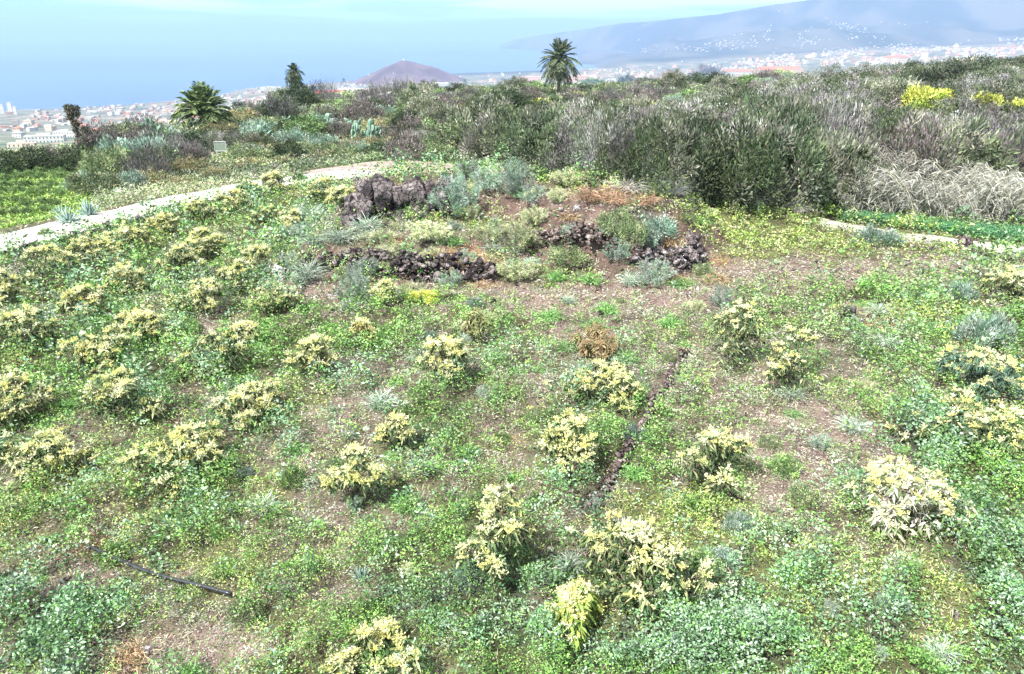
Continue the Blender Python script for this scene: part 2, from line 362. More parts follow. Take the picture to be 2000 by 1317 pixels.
def build_ground():
    # polar sheet, one piece from under the viewer to the far mountains
    r = np.concatenate([np.linspace(.5, 4.5, 6), 5*(1.0101**np.arange(0, 900))]); r = r[r < 22000]
    az = np.linspace(rad(-62), rad(62), 640)
    Rr, Az = np.meshgrid(r, az, indexing='ij')
    x = Rr*np.sin(Az); y = Rr*np.cos(Az)
    z = H(x, y)
    n, m = x.shape
    V = np.stack([x, y, z], -1).reshape(-1, 3)
    i = np.arange(n-1)[:, None]*m+np.arange(m-1)[None]; i = i.ravel()
    Fq = np.stack([i, i+1, i+m+1, i+m], 1)
    X, Y, Z = V.T
    soil = np.array([SOIL_AND_SHADE[k] for k in KINDS])
    Wt = cover_weights(X, np.maximum(Y, 5), Z); e = np.exp(Wt*5); e /= e.sum(0)
    col = (e[:, :, None]*soil[:, None, :]).sum(0)
    scrub = np.array([.1, .105, .06]); k = ss((Y-42)/10)[:, None]
    green = (fbm(X/9., Y/14., 77)[:, None]); sc2 = scrub*(1-green)+np.array([.17, .2, .08])*green
    col = col*(1-k)+sc2*k
    # far country: fields, woods, plantations
    f1 = fbm(X/120., Y/260., 21)[:, None]; f2 = fbm(X/45., Y/110., 23)[:, None]
    sl = np.hypot(np.gradient(z, axis=0)/np.maximum(np.gradient(Rr, axis=0), 1e-3), np.gradient(z, axis=1)/np.maximum(Rr*(az[1]-az[0]), 1e-3)).reshape(-1, 1)
    q = ss((sl-.4)/.4)*(Y[:, None] < 45); col = col*(1-q)+np.array([.10, .068, .056])*q
    far = np.array([.07, .11, .075])*(1-f1)+np.array([.19, .2, .12])*f1
    far = np.where(f2 > .6, np.array([.27, .21, .15]), far)
    far = np.where(f2 < .36, np.array([.05, .085, .05]), far)
    k = ss((Y-170)/120)[:, None]; col = col*(1-k)+far*k
    f3 = ss((fbm(X/260., Y/500., 41)[:, None]-.35)/.3); mtn = np.array([.045, .06, .045])*(1-f3)+np.array([.10, .10, .075])*f3
    k = ss((Y-4700)/800)[:, None]; col = col*(1-k)+mtn*k; near_town = ss((Y-700)/500)[:, None]*(1-k); col = col*(1-near_town*.35)+np.array([.16, .14, .15])*near_town*.35
    me = make_mesh('ground', V, Fq, col, M_GROUND, smooth=True)
    tag(link('ground', me), kind='structure')
build_ground()

# sea
V = [(0, -200, SEA)]+[(60000*math.sin(rad(a)), 60000*math.cos(rad(a)), SEA) for a in range(-75, 76, 5)]
me = make_mesh('sea', V, [[0, i+1, i] for i in range(1, len(V)-1)], None, sea_mat()); tag(link('sea', me), kind='structure')

# volcanic cone by the town
def build_cone():
    Yc = 3900.; A = 786.; xc = (A-CX)/F*Yc*cosP
    zb = float(far_z(np.array([xc]), np.array([Yc]))[0])-12; zp = CAMZ-Yc*math.tan(float(dep(117)))
    n = 90; g = np.linspace(-1, 1, n); GX, GY = np.meshgrid(g*520, g*420, indexing='ij')
    q = np.where(GX < 0, -GX/290., GX/385.); rr = np.sqrt(q**2+(GY/330.)**2)
    prof = np.interp(rr, [0, .06, .22, .55, .8, 1.0, 1.5], [1, .96, .81, .46, .18, .03, -.3])
    prof = prof+.06*np.exp(-((GX-150)/60)**2)*np.exp(-(GY/160)**2)
    ang = np.arctan2(GY, GX); prof = prof*(1-.07*np.abs(np.sin(ang*7))*ss(rr*2))+(fbm(GX/60+9, GY/60, 4)-.5)*.05
    z = zb+(zp-zb)*prof
    V = np.stack([GX+xc, GY+Yc, z], -1).reshape(-1, 3)
    i = (np.arange(n-1)[:, None]*n+np.arange(n-1)[None]).ravel(); Fq = np.stack([i, i+n, i+n+1, i+1], 1)
    f = fbm(GX/50, GY/90, 8).reshape(-1, 1)
    col = np.array([.07, .04, .055])*(1-f)+np.array([.14, .11, .105])*f
    me = make_mesh('hill', V, Fq, col, M_HILL, True); tag(link('hill', me), kind='structure')
    return xc, Yc, zp
CONE = build_cone()

# ------------------------------------------------------------------ roads
def ribbon(name, pts, widths, thick, m, label=None):
    """pts: photo pixels along the centre line; slab that follows the terrain"""
    P = np.array([ground(*p)[:2] for p in pts]); k = 60
    s = np.concatenate([[0], np.cumsum(np.linalg.norm(np.diff(P, axis=0), axis=1))]); t = np.linspace(0, s[-1], k)
    X = np.interp(t, s, P[:, 0]); Y = np.interp(t, s, P[:, 1]); Wd = np.interp(t, s, widths)
    for _ in range(3):
        X[1:-1] = (X[:-2]+X[1:-1]*2+X[2:])/4; Y[1:-1] = (Y[:-2]+Y[1:-1]*2+Y[2:])/4
    T = norm(np.stack([np.gradient(X), np.gradient(Y)], 1)); N = np.stack([-T[:, 1], T[:, 0]], 1)
    js = np.array([-.5, -.3, -.1, .1, .3, .5])
    x = X[:, None]+N[:, :1]*Wd[:, None]*js; y = Y[:, None]+N[:, 1:]*Wd[:, None]*js
    x = x+ (RS.rand(*x.shape)-.5)*.06
    zc = H(x, y).mean(1, keepdims=True); z = np.maximum(H(x, y), zc-.05)*.5+zc*.5+thick
    z = np.maximum(z, H(x, y)+thick*.6)
    top = np.stack([x, y, z], -1); bot = top.copy(); bot[..., 2] -= thick+.35
    nj = len(js); V = np.concatenate([top.reshape(-1, 3), bot.reshape(-1, 3)]); o = k*nj; Fc = []
    for i in range(k-1):
        for j in range(nj-1): a = i*nj+j; Fc.append((a, a+nj, a+nj+1, a+1))
        for j, f in ((0, 1), (nj-1, -1)):
            a = i*nj+j; q = (a, a+o, a+nj+o, a+nj); Fc.append(q if f > 0 else q[::-1])
    for i in (0, k-1):
        for j in range(nj-1): a = i*nj+j; Fc.append((a, a+1, a+1+o, a+o))
    me = make_mesh(name, V, Fc, None, m); return tag(link(name, me), kind='structure'), np.stack([X, Y], 1), N, Wd
ROAD, road_c, road_n, road_w = ribbon('road', [(-160, 520), (0, 482), (110, 455), (230, 428), (330, 402), (430, 382), (520, 362), (620, 351), (725, 341), (800, 341)],
       [2.6, 2.6, 2.6, 2.6, 2.7, 2.8, 3.0, 3.0, 2.6, 1.8], .15, M_CONC)
PATHR, path_c, path_n, path_w = ribbon('path', [(1600, 434), (1680, 450), (1760, 466), (1860, 476), (1960, 488), (2100, 506), (2300, 530)],
       [.7, .8, .9, 1.0, 1.2, 1.3, 1.4], .10, M_CONC)
_, pav_c, pav_n, pav_w = ribbon('pavement', [(585, 342), (660, 336), (740, 333), (820, 332), (890, 330)], [2.0, 4.8, 7.0, 7.0, 3.0], .11, M_DIRT)

# ------------------------------------------------------------------ rocks and walls
def hull(seed, n=11):
    import bmesh
    rs = np.random.RandomState(seed); p = rs.normal(size=(n, 3)); p = p/np.linalg.norm(p, axis=1, keepdims=True)*rs.uniform(.72, 1.08, (n, 1)); b = bmesh.new()
    for q in p: b.verts.new(q)
    r = bmesh.ops.convex_hull(b, input=b.verts[:]); bmesh.ops.delete(b, geom=[g for g in b.verts if not g.link_faces], context='VERTS'); bmesh.ops.triangulate(b, faces=b.faces[:]); b.verts.index_update()
    V = np.array([v.co[:] for v in b.verts]); Fq = np.array([[v.index for v in f.verts] for f in b.faces]); b.free(); return V, Fq
def subdiv(V, Fq):
    E = {}; V = [tuple(v) for v in V]; F2 = []
    def mid(a, b):
        k = (min(a, b), max(a, b))
        if k not in E: E[k] = len(V); V.append(tuple((np.array(V[a])+np.array(V[b]))/2))
        return E[k]
    for a, b, c in Fq: x, y, z = mid(a, b), mid(b, c), mid(c, a); F2 += [(a, x, z), (x, b, y), (z, y, c), (x, y, z)]
    return np.array(V), np.array(F2)
HULLS = [hull(i+1, 9+i % 5) for i in range(24)]; BIGH = [subdiv(*subdiv(*subdiv(*hull(i+50, 15)))) for i in range(12)]
def facet(V, rs, n=14, lo=.62, hi=1.0):
    """cut a sphere by random planes: an angular block"""
    N_ = rs.normal(size=(n, 3)); N_ /= np.linalg.norm(N_, axis=1, keepdims=True); d = lo+(hi-lo)*rs.rand(n)
    q = V@N_.T; r = np.where(q > .05, d/np.maximum(q, .05), 9.).min(1); return V*np.minimum(r, 1.12)[:, None]
def rock_mesh(name, sx, sy, sz, seed, rough=.35, sub=3, cols=((.13, .1, .1), (.3, .26, .25)), m=None, pale=.5):
    V, Fq = ICO[sub]; rs_ = np.random.RandomState(seed*13+1); VS = []; FS = []; o = 0
    nb = 22 if name == 'rock_outcrop' else (4 if sx > .3 else 1)
    for b in range(nb):
        V, Fq = BIGH[rs_.randint(12)]; U = V*rs_.uniform(.85, 1.2, 3)
        if name == 'rock_outcrop': U = U*rs_.uniform(.25, .5)*np.array([.8, .8, 1.4])+np.array([rs_.uniform(-.85, .85), rs_.uniform(-.6, .5), rs_.uniform(-.5, .45)])
        elif b: U = U*rs_.uniform(.3, .55)+np.array([rs_.uniform(-.8, .8), rs_.uniform(-.6, .6), rs_.uniform(-.5, .4)])
        VS.append(U); FS.append(Fq+o); o += len(U)
    V = np.concatenate(VS); Fq = np.concatenate(FS); out_ = np.empty_like(V)
    for i, v in enumerate(V):
        p = Vector(v)*2.4+Vector((seed*7.1, seed*3.3, 0)); out_[i] = v*(1+mnoise.fractal(p, .8, 2.2, 5)*rough*.22)
    c = np.array([mnoise.noise(Vector(v)*3.1+Vector((seed, 0, 9)))*.5+.5 for v in V])[:, None]
    c = np.clip((c-.5)*1.6+pale+(np.random.RandomState(seed).rand(len(V), 1)-.5)*.35, 0, 1)
    col = np.array(cols[0])*(1-c)+np.array(cols[1])*c
    return make_mesh(name, out_*np.array([sx, sy, sz]), Fq, col, m or M_ROCK)
def place(px, row): 
    g = ground(px, row); return g
def boulder(px, row, wpx, hpx, label, seed, cols=((.13, .1, .1), (.34, .3, .29)), name='boulder', group=None, pale=.5, ratio=.8):
    x, y, z, d = place(px, row); w = wpx*d/F/2; h = hpx*d/F*.62
    o = link(name, rock_mesh(name, w, w*ratio, h, seed, .38, 4 if wpx > 40 else 3, cols, pale=pale)); o.location = (x, y+w*.3, z+h*.35); o.rotation_euler = (0, 0, seed)
    return tag(o, label, 'rock', group)
DK = ((.028, .022, .025), (.22, .19, .185)); PL = ((.11, .09, .09), (.46, .43, .43)); MD = ((.07, .052, .052), (.27, .23, .225))
boulder(765, 432, 160, 120, 'tall dark lava rock with vertical cracks on the left shoulder of the mound', 3, DK, name='rock_outcrop', pale=.4, ratio=.7)
boulder(695, 446, 110, 84, 'squat dark rock at the left foot of the tall lava rock', 5, DK, name='rock_outcrop', pale=.4)
boulder(835, 424, 130, 95, 'dark crumbling rock behind the feathery grey shrub, right of the pale block', 9, DK, name='rock_outcrop', pale=.35)
boulder(722, 412, 80, 60, 'rounded dark shoulder of rock between the squat and the tall lava rocks', 10, DK, name='rock_outcrop', pale=.4)
boulder(792, 418, 44, 76, 'narrow whitish slab standing upright on the top of the dark lava rock', 12, ((.25, .22, .23), (.55, .52, .53)), pale=.6)
boulder(655, 455, 46, 30, 'low dark rock half hidden by grey grass left of the lava outcrop', 14, DK, pale=.4)
boulder(548, 548, 44, 34, 'whitish boulder at the far left end of the ruined stone wall', 16, PL, pale=.7)
boulder(650, 585, 42, 20, 'flat grey stone lying in red earth below the ruined wall', 18, MD, pale=.8)
boulder(678, 592, 22, 12, 'small tilted stone slab beside the round blue-green bush', 19, MD, pale=.8)
boulder(770, 582, 56, 26, 'smooth pale boulder between the yellow bush and the wall', 21, ((.3, .26, .25), (.52, .48, .46)), pale=.7)
boulder(1285, 502, 46, 44, 'squared grey block set in the right end of the mound', 23, MD, pale=.6)
boulder(1325, 506, 44, 42, 'large mauve-grey boulder at the right corner of the mound', 25, PL, pale=.5)
boulder(1350, 522, 34, 60, 'brownish leaning boulder on the outer right edge of the mound', 27, MD, pale=.5)
boulder(1320, 540, 40, 22, 'grey stone at the foot of the right corner of the mound', 28, MD, pale=.5)
boulder(1345, 480, 40, 36, 'reddish-grey rock at the top of the right corner of the mound', 29, MD, pale=.5)
boulder(1662, 628, 40, 44, 'blackish upright rock beside the molehill of red earth on the right', 31, DK, name='rock', pale=.4)
boulder(1888, 494, 46, 46, 'pitted brown-grey boulder standing at the edge of the right-hand path', 33, MD, name='rock', pale=.55)
boulder(1935, 500, 40, 16, 'low brown rock just right of the pitted boulder by the path', 35, MD, name='rock', pale=.4)
boulder(1075, 1075, 18, 12, 'small grey stone between two blossoming saplings at the bottom', 37, PL, name='stone', pale=.5)
boulder(1868, 1208, 26, 24, 'brownish stone in the lime weeds beside the blue-green nettles', 39, MD, name='stone', pale=.6)
boulder(1852, 1248, 16, 12, 'small pale stone below the brownish stone among the nettles', 41, PL, name='stone', pale=.8)
boulder(98, 1215, 26, 14, 'dark round stone above the grey nettles at the bottom left', 43, DK, name='stone', pale=.5)
boulder(120, 1140, 24, 14, 'dark stone on bare earth left of the black hose', 44, DK, name='stone', pale=.4)
boulder(50, 1155, 24, 12, 'pale flat stone on the bare earth at the left edge', 45, PL, name='stone', pale=.7)
boulder(288, 1275, 34, 18, 'pale stone resting on the brown tussock at the bottom left', 46, PL, name='stone', pale=.8)
boulder(200, 1303, 26, 16, 'reddish stone at the bottom edge right of the nettles', 47, ((.3, .2, .16), (.5, .4, .34)), name='stone', pale=.5)
boulder(1998, 1040, 22, 40, 'whitish boulder cut by the right edge of the picture', 48, PL, name='stone', pale=.9)
boulder(1045, 405, 26, 20, 'grey stone near the crest of the mound beside the dry bracken', 49, MD, pale=.6)
boulder(1125, 412, 24, 16, 'pale stone on the rubble below the russet bracken', 50, PL, pale=.7)
boulder(1140, 560, 26, 10, 'reddish flat stone at the foot of the mound, right of centre', 52, ((.35, .2, .17), (.5, .36, .3)), pale=.5)

def stone_wall(name, pxs, height, depth, size, label, cat='wall', cols=MD, name2=None, jitter=.25, top_from_base=True):
    """dry-stone wall: courses of separate rough stones along a line of ground points"""
    P = np.array([place(*p)[:2] for p in pxs]); s = np.concatenate([[0], np.cumsum(np.linalg.norm(np.diff(P, axis=0), axis=1))])
    V0, F0 = ICO[2]; Vs = []; Fs = []; Cs = []; o = 0; Lh = s[-1]
    hh = np.broadcast_to(np.asarray(height, float), (len(pxs),)) if np.ndim(height) else np.full(len(pxs), float(height))
    nx = int(Lh/(size*.8)); 
    for i in range(nx):
        t = (i+.5)/nx*Lh; x, y = np.interp(t, s, P[:, 0]), np.interp(t, s, P[:, 1]); h = np.interp(t, s, hh)
        j = min(np.searchsorted(s, t), len(P)-1); T = (P[j]-P[j-1]) if j > 0 else P[1]-P[0]; T = T/np.linalg.norm(T); N = np.array([-T[1], T[0]])
        nz_ = max(1, int(h/(size*.62))); ny = max(1, int(depth/(size*.8)))
        for k in range(nz_+1):
            for q in range(ny):
                if k == nz_ and RS.rand() < .45: continue
                a = size*(.22+.52*RS.rand()**1.4); dims = a*np.array([1.15, .95, .7])*np.exp(RS.normal(size=3)*.25)
                V0, F0 = HULLS[RS.randint(24)]; v = V0*1.08*dims; an = math.atan2(T[1], T[0])+RS.normal()*.4
                el = RS.normal()*.35; ce, se = math.cos(el), math.sin(el); v = np.stack([v[:, 0]*ce-v[:, 2]*se, v[:, 1], v[:, 0]*se+v[:, 2]*ce], 1)
                c_, s_ = math.cos(an), math.sin(an); v = np.stack([v[:, 0]*c_-v[:, 1]*s_, v[:, 0]*s_+v[:, 1]*c_, v[:, 2]], 1)
                off = (q-(ny-1)/2)*size*.8+RS.normal()*size*jitter*.5+k*size*.12
                cx, cy_ = x+N[0]*off+T[0]*RS.normal()*size*.12, y+N[1]*off+T[1]*RS.normal()*size*.12
                v = v+np.array([cx, cy_, float(H(cx if 1 else 0, cy_))*0+ZB(x, y)+k*size*.6+RS.normal()*size*.16])
                Vs.append(v); Fs.append(F0+o); o += len(V0)
                c = RS.rand()**1.5; Cs.append(np.repeat((np.array(cols[0])*(1-c)+np.array(cols[1])*c)[None], len(V0), 0))
    me = make_mesh(name, np.concatenate(Vs), np.concatenate(Fs), np.concatenate(Cs), M_ROCK)
    return tag(link(name, me), label, cat)
def ZB(x, y): return float(H(x, y))
stone_wall('dry_stone_wall', [(585, 522), (640, 526), (720, 532), (800, 545), (900, 548), (965, 552)], [.45, .6, .95, 1.0, .95, .7], .55, .24,
           'ruined dark dry-stone wall along the front of the mound', cols=((.03, .022, .026), (.24, .205, .2)))
stone_wall('dry_stone_wall', [(1060, 462), (1110, 470), (1180, 474), (1215, 470)], [.2, .4, .35, .2], 1.2, .2,
           'collapsed rubble wall strewn with small stones in the middle of the mound', cols=((.06, .04, .038), (.28, .23, .21)), jitter=1.3)
stone_wall('dry_stone_wall', [(1225, 512), (1260, 506), (1300, 520), (1350, 530), (1372, 505)], [.4, .6, .5, .7, .8], .5, .24,
           'remnant of mauve stone wall at the right corner of the mound', cols=((.07, .055, .057), (.32, .28, .285)), jitter=.7)
stone_wall('terrace_wall', [(1338, 690), (1326, 712), (1310, 738), (1292, 765), (1270, 800), (1245, 850), (1212, 905), (1175, 965), (1145, 1000)], .20, .2, .12,
           'low stone edging running diagonally down the field between green weeds', cols=((.09, .065, .065), (.27, .22, .21)), jitter=.6)
stone_wall('kerb_wall', [(0, 505), (60, 492), (130, 476), (200, 458), (260, 440), (330, 418)], .35, .3, .24,
           'dark stone edging below the concrete road on the left', cols=((.06, .05, .055), (.3, .26, .26)))
stone_wall('kerb_wall', [(650, 364), (700, 362), (760, 360)], .25, .3, .22,
           'grey stone edging of the road above the lava rock', cols=((.14, .12, .12), (.4, .36, .36)))
stone_wall('kerb_wall', [(1770, 482), (1820, 488), (1870, 492), (1940, 504), (2000, 512)], .22, .3, .2,
           'brown stone edging along the near side of the right-hand path', cols=((.12, .09, .09), (.35, .28, .27)))

# ------------------------------------------------------------------ ground cover (leaf by leaf, nobody could count it)
def cover_object(name, x, y, size, colour, hgt, nleaf, flat, aspect, material=M_LEAF, lift=0.):
    """tufts at x,y; each of nleaf leaves"""
    n = len(x); z = H(x, y)+lift
    X = np.repeat(x, nleaf); Y = np.repeat(y, nleaf); Z = np.repeat(z, nleaf); S = np.repeat(size, nleaf); Hh = np.repeat(hgt, nleaf)
    C = np.repeat(colour, nleaf, 0); N = n*nleaf
    a = RS.rand(N)*2*math.pi; r = np.sqrt(RS.rand(N)); rr = r*S*2.6
    up = (1-r**2)*Hh+RS.rand(N)*Hh*.35
    P = np.stack([X+np.cos(a)*rr, Y+np.sin(a)*rr, Z+up*.9+.005], 1)
    b = RS.rand(N)*2*math.pi
    D = np.stack([np.cos(a)*r+np.cos(b)*.8, np.sin(a)*r+np.sin(b)*.8, RS.rand(N)*1.3*(1-np.repeat(flat, nleaf))+.05], 1)
    C = C*np.exp(RS.normal(size=(N, 1))*.24)*(1+RS.normal(size=(N, 3))*.05)
    Bl = Blades(); Bl.add(P, D, S*(.7+.8*RS.rand(N)), S*np.repeat(aspect, nleaf)*(.7+.6*RS.rand(N)), np.clip(C, .01, .9), .12)
    return Bl.mesh(name, material)
def sample_field(n, y0, y1, power=1.0, m=1.18):
    """points whose density falls with the square of distance (finer growth nearer)"""
    y = y0*(y1/y0)**RS.rand(n); x = (RS.rand(n)*2-1)*(y*.74*m+2.5)
    return x, y
def near_line(x, y, pts, r):
    P = [place(*p)[:2] for p in pts]; k = np.zeros(len(x), bool)
    for (ax, ay), (bx, by) in zip(P[:-1], P[1:]):
        L2 = (bx-ax)**2+(by-ay)**2; t = np.clip(((x-ax)*(bx-ax)+(y-ay)*(by-ay))/L2, 0, 1); k |= (x-ax-t*(bx-ax))**2+(y-ay-t*(by-ay))**2 < r*r
    return k
EDGING = [(1338, 690), (1326, 712), (1310, 738), (1292, 765), (1270, 800), (1245, 850), (1212, 905), (1175, 965), (1145, 1000)]
HOSE = [(178, 1090), (215, 1108), (265, 1130), (320, 1150), (380, 1165), (455, 1185)]
def on_slab(x, y):
    k = near_line(x, y, EDGING, .15) | near_line(x, y, HOSE, .07)
    for c, w in ((pav_c, pav_w),):
        for (cx, cy_), ww in zip(c, w): k |= (x-cx)**2+(y-cy_)**2 < (ww*.5+.25)**2
    for c, w, e in ((road_c, road_w, .10), (path_c, path_w, .02)):
        for (cx, cy_), ww in zip(c, w): k |= (x-cx)**2+(y-cy_)**2 < (ww*.5+e)**2
    return k
def build_cover():
    n = 125000; x, y = sample_field(n, 5.6, 52)
    s = seg_side(x, y, -19.5, 30.5, -8.0, 50.)
    keep = ~on_slab(x, y) & ~((s > 1.5) & (x < -2)); x, y = x[keep], y[keep]; n = len(x)
    z = H(x, y); d = np.sqrt(x*x+y*y+64)
    Wt = cover_weights(x, y, z)+RS.normal(size=(6, n))*.30; k = Wt.argmax(0)
    base = np.array([.038, .036, .050, .030, .050, .034])[k]*np.clip(d/13, .8, 3.2)*(.6+.75*RS.rand(n)**1.5)
    hum = ss((fbm(x/.45, y/.6, 101, 3)-.38)/.26); hg = np.array([.17, .14, .24, .045, .15, .12])[k]*(.3+1.3*hum+.5*RS.rand(n))*np.clip(d/16, .8, 1.8)
    asp = np.array([.60, .45, .62, .24, .14, .34])[k]; fl = np.array([.35, .3, .3, .85, .2, .45])[k]; lift = hum*np.array([.15, .11, .24, .015, .06, .06])[k]
    col = np.zeros((n, 3))
    for i, kk in enumerate(KINDS):
        q = k == i; col[q] = pick(PAL[kk], q.sum(), .12)
    col = col*(.62+.8*fbm(x/.8, y/1.1, 210, 3))[:, None]
    thin = RS.rand(n) < np.array([1, 1, 1, 1, .9, 1])[k]*np.where(k == 3, 1, .45+.55*hum)
    me = cover_object('ground_weeds', x[thin], y[thin], base[thin], col[thin], hg[thin], 14, fl[thin], asp[thin], lift=lift[thin])
    tag(link('ground_weeds', me), 'low green weeds, clover and grass carpeting the orchard field', 'weeds', kind='stuff')
    # dry litter and stalks
    n = 160000; x, y = sample_field(n, 5.6, 46); keep = ~on_slab(x, y); x, y = x[keep], y[keep]; z = H(x, y)
    Wt = cover_weights(x, y, z); sc_ = Wt[3]-.5*(Wt[0]+Wt[2])+RS.normal(size=len(x))*.35
    q = sc_ > .05; x, y, z = x[q], y[q], z[q]; n = len(x); d = np.sqrt(x*x+y*y+64)
    a = RS.rand(n)*2*math.pi
    D = np.stack([np.cos(a), np.sin(a), RS.normal(size=n)*.22+.12], 1)
    Bl = Blades(); Bl.add(np.stack([x, y, z+.015+RS.rand(n)*.04], 1), D, (.025+.085*RS.rand(n)**1.8)*np.clip(d/13, .8, 2.6), .011*np.clip(d/11, 1, 3.4)*(.6+.8*RS.rand(n)),
                          pick([(.5, .43, .37), (.58, .52, .46), (.36, .27, .22), (.26, .19, .16)], n, .12), .05)
    tag(link('dry_stalks', Bl.mesh('dry_stalks', M_LEAF)), 'pale dry stalks and straw scattered over the bare patches of soil', 'dry grass', kind='stuff')
    # taller upright stems poking out
    n = 9000; x, y = sample_field(n, 6, 46); keep = ~on_slab(x, y); x, y = x[keep], y[keep]; n = len(x); z = H(x, y); d = np.sqrt(x*x+y*y+64)
    nn = 5; X, Y, Z, Dd = [np.repeat(v, nn) for v in (x, y, z, d)]; N = n*nn
    D = np.stack([RS.normal(size=N)*.5, RS.normal(size=N)*.5, np.ones(N)], 1)
    cc = np.repeat(pick([(.34, .4, .14), (.24, .36, .1), (.46, .42, .28), (.18, .3, .12), (.38, .4, .26)], n, .12), nn, 0)
    Bl = Blades(); Bl.add(np.stack([X+RS.normal(size=N)*.03, Y+RS.normal(size=N)*.03, Z], 1), D, (.10+.16*RS.rand(N))*np.clip(Dd/22, .8, 1.3), .010*np.clip(Dd/10, 1, 3), cc, .15)
    tag(link('grass_blades', Bl.mesh('grass_blades', M_LEAF)), 'loose upright grass blades standing among the weeds', 'grass', kind='stuff')
build_cover()

def build_rubble():
    n = 26000; x, y = sample_field(n, 6, 45); z = H(x, y); px, py, d = project(x, y, z); q = ~on_slab(x, y); x, y, z, px, py = x[q], y[q], z[q], px[q], py[q]
    w = np.zeros(len(x))
    for (cx, cy_, rx, ry, a) in [(1130,440,110,45,2.2),(1200,500,120,50,1.2),(990,400,80,30,.9),(600,560,70,30,1.0),(1290,520,90,40,1.3),(1200,590,300,26,.35),(900,572,240,16,.4),(1700,530,260,30,.25),(760,560,200,18,.7),(1300,400,110,14,.7),
                             (130,1140,150,40,.4),(230,1290,120,36,.8),(1120,500,120,40,.8),(690,590,60,20,.8),(1380,560,60,30,.7),(1690,630,60,24,.6),(780,440,100,20,.6),(1560,860,150,90,.12),(1260,850,60,120,.2)]:
        w += a*np.exp(-((px-cx)/rx)**2-((py-cy_)/ry)**2)
    k = RS.rand(len(x)) < w*.8; x, y, z = x[k], y[k], z[k]; n = len(x); V0, F0 = HULLS[3]; m = len(V0); dd = np.sqrt(x*x+y*y)
    a = (.02+.075*RS.rand(n)**2.6)*np.clip(dd/20, .7, 1.5)
    A = RS.normal(size=(n, 3, 3)); Q = np.linalg.qr(A)[0]*np.exp(RS.normal(size=(n, 1, 3))*.25)
    v = np.einsum('mj,njk->nmk', np.sign(V0)*np.abs(V0)**.7, Q)*a[:, None, None]*(1+RS.normal(size=(n, m, 1))*.2)
    v[..., 2] *= .7; v += np.stack([x, y, z+a*.25], 1)[:, None]
    c = pick([(.10, .075, .075), (.24, .2, .19), (.34, .3, .285), (.16, .105, .09), (.46, .42, .4)], n, .2)
    me = make_mesh('rubble', v.reshape(-1, 3), (F0[None]+np.arange(n)[:, None, None]*m).reshape(-1, 3), np.repeat(c, m, 0), M_ROCK)
    tag(link('rubble', me), 'small broken stones strewn over the mound and bare earth', 'rubble', kind='stuff')
build_rubble()
def build_scrub_cover():
    n = 60000; y = 36*(185/36)**RS.rand(n); x = (RS.rand(n)*2-1)*y*.85
    s = seg_side(x, y, -19.5, 30.5, -8.0, 50.)
    Z = H(x, y); px, py, d = project(x, y, Z)
    lim = np.interp(px, [0, 600, 880, 930, 1100, 1300, 1400, 1560, 1660, 2000], [470, 352, 345, 345, 345, 372, 398, 405, 440, 470])
    keep = ((py < lim) | ((s > 1.5) & (x < -2))) & ~on_slab(x, y) ; x, y, px, py, Z = x[keep], y[keep], px[keep], py[keep], Z[keep]; n = len(x)
    d = np.sqrt(x*x+y*y)
    g = fbm(x/8, y/11, 88); left = 1-ss((px-850)/200)
    g = g+RS.normal(size=n)*.06+left*.05
    A1 = pick([(.08, .12, .06), (.13, .16, .10), (.18, .17, .14), (.06, .09, .045)], n)
    A2 = pick([(.2, .3, .14), (.26, .32, .2), (.15, .23, .1), (.38, .4, .28)], n)
    A3 = pick([(.26, .34, .14), (.34, .36, .2), (.36, .35, .27)], n)
    col = np.where((g > .5)[:, None], A2, A1); col = np.where((g > .6)[:, None], A3, col)
    fieldL = (px < 190) & (py > 325); col = np.where(fieldL[:, None], pick([(.2, .34, .07), (.28, .42, .09), (.13, .24, .07), (.34, .44, .14)], n), col)
    size = .0030*d*(.8+.5*RS.rand(n)); hg = np.where(fieldL, .2, .35+.5*fbm(x/3, y/3, 66))*(.6+.6*RS.rand(n))
    me = cover_object('scrub', x, y, size, col, hg, 12, np.full(n, .1), np.full(n, .4))
    tag(link('scrub', me), 'low mixed scrub and grass covering the land beyond the road', 'scrub', kind='stuff')
build_scrub_cover()

